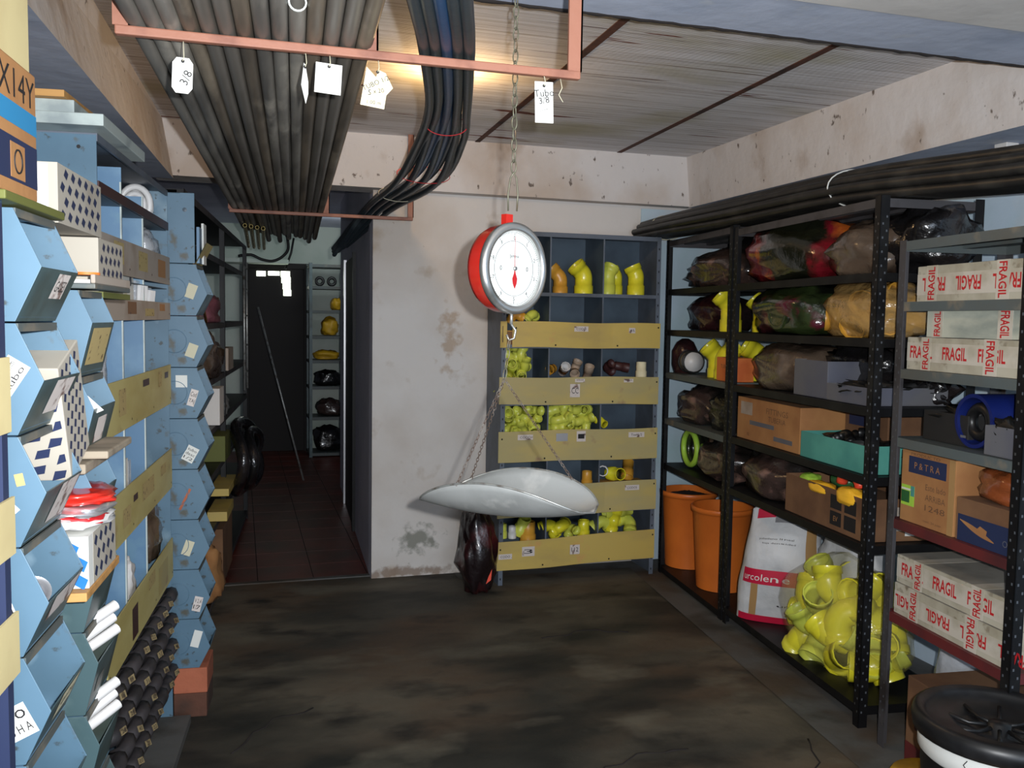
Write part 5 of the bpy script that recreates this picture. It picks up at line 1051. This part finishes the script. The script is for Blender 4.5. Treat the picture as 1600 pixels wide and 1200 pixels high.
# long black polythene pipes on top of the racks
for i in range(22):
    random.seed(200+i); row = i//6; c = i % 6; r = .0185
    dx = -.095+c*.037+(.0185 if row % 2 else 0); dz = r+row*.033
    P = []
    e = random.uniform(-.04, .06)
    for (s_, t_, z_) in ((-.24+e, .05, 1.995), (.2, .02, 1.990), (.85, -.06, 1.981), (1.77, -.13, 1.976), (2.6, -.20, 1.925), (3.6, -.27, 1.88)):
        f_ = .75+.25*min(1, (s_+.3)/1.2); j = random.uniform(-.004, .004)
        P.append(RF.W(t_+dx*f_+j, s_, z_+r+(dz-r)*f_))
    one('polythene_pipe', MB().tube(spline(P, 4), r, 'hosek', seg=10, thick=.004), 'black polythene pipe in the bundle lying across the rack tops', 'pipe', 'black pipes bundled on top of the racks')
def loop(c, rt, rz_, m, lab, s_):
    one('bundle_tie', MB().tube([(rt*cos(a), .0, rz_*sin(a)) for a in [2*pi*j/24 for j in range(24)]], .003, m, seg=6, closed=True), lab, 'tie', loc=RF.W(c[0], s_, c[1]), rz=RF.rz)
loop((.0, 2.052), .105, .070, 'buff', 'thin band round the far end of the black pipe bundle', -.03)
t = loop((-.13, 2.042), .130, .075, 'paper', 'white string tied round the black pipe bundle above the middle rack post', 1.72)
# tub with black lid in the near right corner
p = onZ(1563, 1118, .45)
TB = thing('plastic_drum', 'black plastic drum with a white band in the near right corner', 'drum', (p.x, p.y, .0))
R0 = .205
obj('drum_body', MB().lathe([(R0*.86, .12), (R0*.94, .30), (R0*.93, .37)], 'blk', 44), TB)
obj('white_band', MB().lathe([(R0*.935, .335), (R0*.985, .345), (R0*.985, .385), (R0*.94, .392)], 'paper', 44), TB, label='cracked white band')
cr = MB()
for k in range(6):
    a = -2.75+k*.26; q = Vector((cos(a), sin(a), 0)); tt = Vector((-sin(a), cos(a), 0))
    cr.tube([q*(R0*.987)+Vector((0,0,.345)), q*(R0*.988)+tt*.006+Vector((0,0,.360)), q*(R0*.988)-tt*.004+Vector((0,0,.372)), q*(R0*.987)+tt*.005+Vector((0,0,.386))], .0014, 'cable', seg=5)
obj('crack', cr, TB)
lid = obj('lid', MB().lathe([(R0*.99, .395), (R0*1.06, .40), (R0*1.08, .425), (R0*1.05, .447), (R0*.98, .452), (R0*.90, .440), (R0*.86, .425), (R0*.62, .430), (R0*.50, .412), (.03, .40), (.028, .43), (.001, .432)], 'blk', 44), TB, label='moulded black lid')
rb = MB()
for k in range(8):
    a = 2*pi*k/8; q = Vector((cos(a), sin(a), 0)); rb.tube([q*.03+Vector((0,0,.418)), q*.075+Vector((0,0,.414)), q*.125+Vector((0,0,.426))], .006, 'blk', seg=6)
obj('lid_rib', rb, lid)
one('yellow_tub', MB().lathe([(R0*.95, 0), (R0*1.0, .02), (R0*.98, .115), (.001, .118)], 'ypaint', 44), 'yellow round base under the black drum', 'base', loc=(p.x, p.y, .0005))
q = onZ(1455, 1215, .16)
one('yellow_container', MB().lathe([(.10, 0), (.125, .05), (.13, .13), (.11, .165), (.001, .17)], 'ypaint', 36), 'yellow rounded container cut off at the bottom right edge', 'container', loc=(q.x, q.y, .0005))
#@@END_RIGHT

# ------------------------------------------------------------------ corridor
def cbox(name, label, cat, px0, py0, px1, py1, Y, dep, m, blob=None, group=None):
    a = onY(px0, py1, Y); b = onY(px1, py0, Y)
    if blob is not None: mb = MB().blob(((b.x-a.x)/2, dep/2, (b.z-a.z)*.43), ((b.x-a.x)/2, dep/2, (b.z-a.z)*.57), m, .25, 2, blob, flat=-.75)
    else: mb = MB().box((0, 0, 0), (b.x-a.x, dep, b.z-a.z), m)
    return one(name, mb, label, cat, group, loc=(a.x, Y, a.z), bevel=0 if blob is not None else .002)
t = thing('shelving_rack', 'dark metal rack with stored goods on the left side of the corridor', 'rack', LF.W(-.14, 2.35), LF.rz)
Wc = 3.0
for x in (0, -.40):
    for y in (0, 1.5, Wc): obj('post', MB().box((x-.03, y-.003, 0), (x, y, 2.0), 'black').box((x-.003, y-.03, 0), (x, y-.003, 2.0), 'black'), t)
def czs(px, py, s_): return LF.onS(px, py, s_)[1]
CZ = [.06, .42, .70, .93, 1.18, 1.46, 1.80, 2.0]
for z in CZ: obj('shelf', MB().box((-.40, .002, z-.003), (-.003, Wc-.004, z), 'black').box((-.003, .002, z-.03), (-.001, Wc-.004, z), 'dgrey'), t)
lad = MB()
def ladb(px, py): p = LF.onT(px, py, -.10); return (-.0, p[0], p[1])
# bright-edged ladder frame on the rack
L0 = thing('ladder_frame', 'narrow metal ladder frame catching the light at the end of the corridor rack', 'ladder', LF.W(-.11, 4.75), LF.rz)
obj('rail', MB().tube([(0,0,1.0),(0,0,1.83)], .008, 'steel', seg=8), L0); obj('rail', MB().tube([(0,.22,1.0),(0,.22,1.86)], .008, 'steel', seg=8), L0)
for z in (1.12, 1.30, 1.50, 1.68, 1.82): obj('rung', MB().tube([(0,0,z),(0,.22,z)], .007, 'steel', seg=8), L0)
def lit(name, label, cat, t_, s_, z_, sz, m, blob=None):
    mb = MB().blob((0, 0, sz[2]*.43), (sz[0]/2, sz[1]/2, sz[2]*.57), m, .25, 2, blob, flat=-.75) if blob is not None else MB().box((-sz[0]/2, -sz[1]/2, 0), (sz[0]/2, sz[1]/2, sz[2]), m)
    return one(name, mb, label, cat, loc=LF.W(t_, s_, z_), rz=LF.rz, bevel=0 if blob is not None else .002)
lit('plastic_bag', 'pinkish bag on the corridor rack beside the second blue bin', 'bag', -.27, 3.55, 1.4615, (.26,.55,.17), mat('dusty_pink_film', S(120,74,84), .4, bump=(10,.8,.02)), 71)
lit('plastic_bag', 'beige shiny bag under the pink one on the corridor rack', 'bag', -.22, 3.30, 1.1815, (.22,.40,.24), 'bagb', 72)
lit('carton', 'grey-white carton on the corridor rack', 'box', -.22, 4.05, 1.1815, (.18,.3,.13), 'kraftg')
lit('white_box', 'small white box on the corridor rack under the cartons', 'box', -.20, 3.45, .9315, (.16,.2,.19), 'white')
lit('silver_tin', 'silver round tin on the corridor rack', 'tin', -.20, 3.9, .9315, (.14,.14,.13), 'steel', 73)
lit('carton', 'olive-green carton on the corridor rack', 'box', -.22, 3.75, .7015, (.20,.30,.14), 'olive')
one('hose_coil', MB().tube([(.03*sin(a*2.5), .30*cos(a), .24+.20*sin(a)) for a in [2*pi*j/30 for j in range(30)]], .035, 'bagk', closed=True).tube([(.06+.02*sin(a*2.5), .24*cos(a), .23+.16*sin(a)) for a in [2*pi*j/30 for j in range(30)]], .03, 'bagk', closed=True), 'large black hose coil hanging off the corridor rack', 'coil', loc=LF.W(-.06, 4.0, .43), rz=LF.rz)
lit('yellow_packet', 'upper yellow packet inside the black coil', 'packet', -.14, 3.7, .535, (.10,.45,.04), 'yboard')
lit('yellow_packet', 'lower yellow packet under the first one', 'packet', -.14, 3.55, .4215, (.10,.35,.05), 'yboard')
lit('cardboard_box', 'reddish brown box low on the corridor rack', 'box', -.24, 3.7, .0615, (.24,.50,.30), 'kraft2')
lit('paper_roll', 'orange-brown rolled sack near the corridor floor behind the bins', 'roll', -.20, 3.2, .0615, (.20,.26,.28), 'kraft', 75)
# far shelf at the corridor end
def fz(py): return onY(505, py, 9.7).z
fx0 = onY(483, 600, 9.7).x; fx1 = onY(545, 600, 9.7).x
t = thing('shelving_rack', 'grey-green shelf unit at the far right end of the corridor', 'rack', (fx0, 9.7, 0))
for x in (0, fx1-fx0+.0):
    for y in (0, .4): obj('post', MB().box((x, y, 0), (x+.035, y+.003, fz(411)), 'teal').box((x, y, 0), (x+.003, y+.035, fz(411)), 'teal'), t)
FS = [413, 447, 485, 525, 563, 604, 652, 708]
for py in FS: obj('shelf', MB().box((.003, .004, fz(py)-.03), (fx1-fx0, .40, fz(py)), 'shelfg'), t)
fi = [('dark_ring','dark ring seen end-on on the top shelf at the corridor end',500,431,447,.10,'blk'),('dark_ring','second dark ring on the top shelf at the corridor end',519,431,447,.10,'blk')]
for nme, lb, px, y0, y1, d_, m_ in fi:
    p = onY(px, (y0+y1)/2, 9.78); r = (fz(y0)-fz(y1))/2
    one(nme, MB().tube([(r*.7*cos(a), 0, r*.7*sin(a)) for a in [2*pi*j/20 for j in range(20)]], r*.3, m_, closed=True), lb, 'ring', loc=(p.x, 9.82, fz(y1)+r+.001))
for nme, lb, px0, px1, y0, y1, m_, bl in (('yellow_spool','olive-yellow spool on the third shelf at the corridor end',503,529,496,524,'ypaint',81),('yellow_spool','olive-yellow bag on the second shelf at the corridor end',518,535,465,484,'ypaint',86),('yellow_row','row of dull yellow packs on the fourth shelf at the corridor end',490,530,548,562,'ypaint',82),('black_bag','black bag on the fifth shelf at the corridor end',492,535,579,603,'bagk',83),('grey_bag','grey crinkled bag on the sixth shelf at the corridor end',496,535,625,651,'bagp',84),('black_bag','big black bag on the lowest shelf at the corridor end',490,538,668,706,'bagk',85)):
    a = onY(px0, y1, 9.8); b = onY(px1, y0, 9.8)
    one(nme, MB().blob(((b.x-a.x)/2, .12, (fz(y0)-fz(y1))*.43), ((b.x-a.x)/2, .12, (fz(y0)-fz(y1))*.57), m_, .25, 2, bl, flat=-.75), lb, nme.split('_')[1], loc=(a.x, 9.76, fz(y1)+.001))
a = onY(403, 480, 8.6); b = onY(432, 592, 8.6)
one('metal_rod', MB().tube([(0, 0, 0), ((b.x-a.x)*a.z/(a.z-b.z), -.3, -a.z+.004)], .009, 'steel'), 'thin metal rod leaning in the dark end of the corridor', 'rod', loc=(a.x, 8.6, a.z))
cp = [onY(x_, y_, 8.0) for x_, y_ in ((372,400),(392,398),(408,405),(425,408),(440,402),(450,390),(449,372),(446,366))]
one('cable_loop', MB().tube(spline([p-cp[0] for p in cp], 4), .012, 'cable', seg=6), 'black cable looping under the pipe ends at the corridor ceiling', 'cable', loc=cp[0])
cp = [onY(x_, y_, 10.15) for x_, y_ in ((459,372),(455,395),(446,420))]
one('wall_cable', MB().tube([p-cp[0] for p in cp], .012, 'cable', seg=6), 'thin dark cable running down the pale far wall of the corridor', 'cable', loc=cp[0])
# brown shelf box behind the far bins and a slanting stick
a = LF.W(-.10, 2.75, 1.60); 
one('wooden_stick', MB().tube([(0, 0, .34), (.0, .55, 0)], .006, 'ply', seg=6), 'thin pale stick slanting behind the yellow-lipped pocket', 'stick', loc=LF.W(-.11, 2.2, 1.47), rz=LF.rz)
for i in range(4):  # yellow tubes added as the glint on the left grey pipe ends
    y0_ = 5.3+i*.05; x_ = -.03+.036*i
    one('lit_pipe_end', MB().tube([(0,0,0),(.03,1.0,-.05)], .012, mat('pipe_end_glint', S(176,156,96), .25, .6), seg=10, thick=.002), 'pale yellow tube added as the glint on the left grey pipe ends, %s' % ['leftmost', 'second', 'third', 'rightmost'][i], 'pipe', 'glints on the pipe ends', loc=(x_+.06, y0_+.3, 2.034))
#@@END
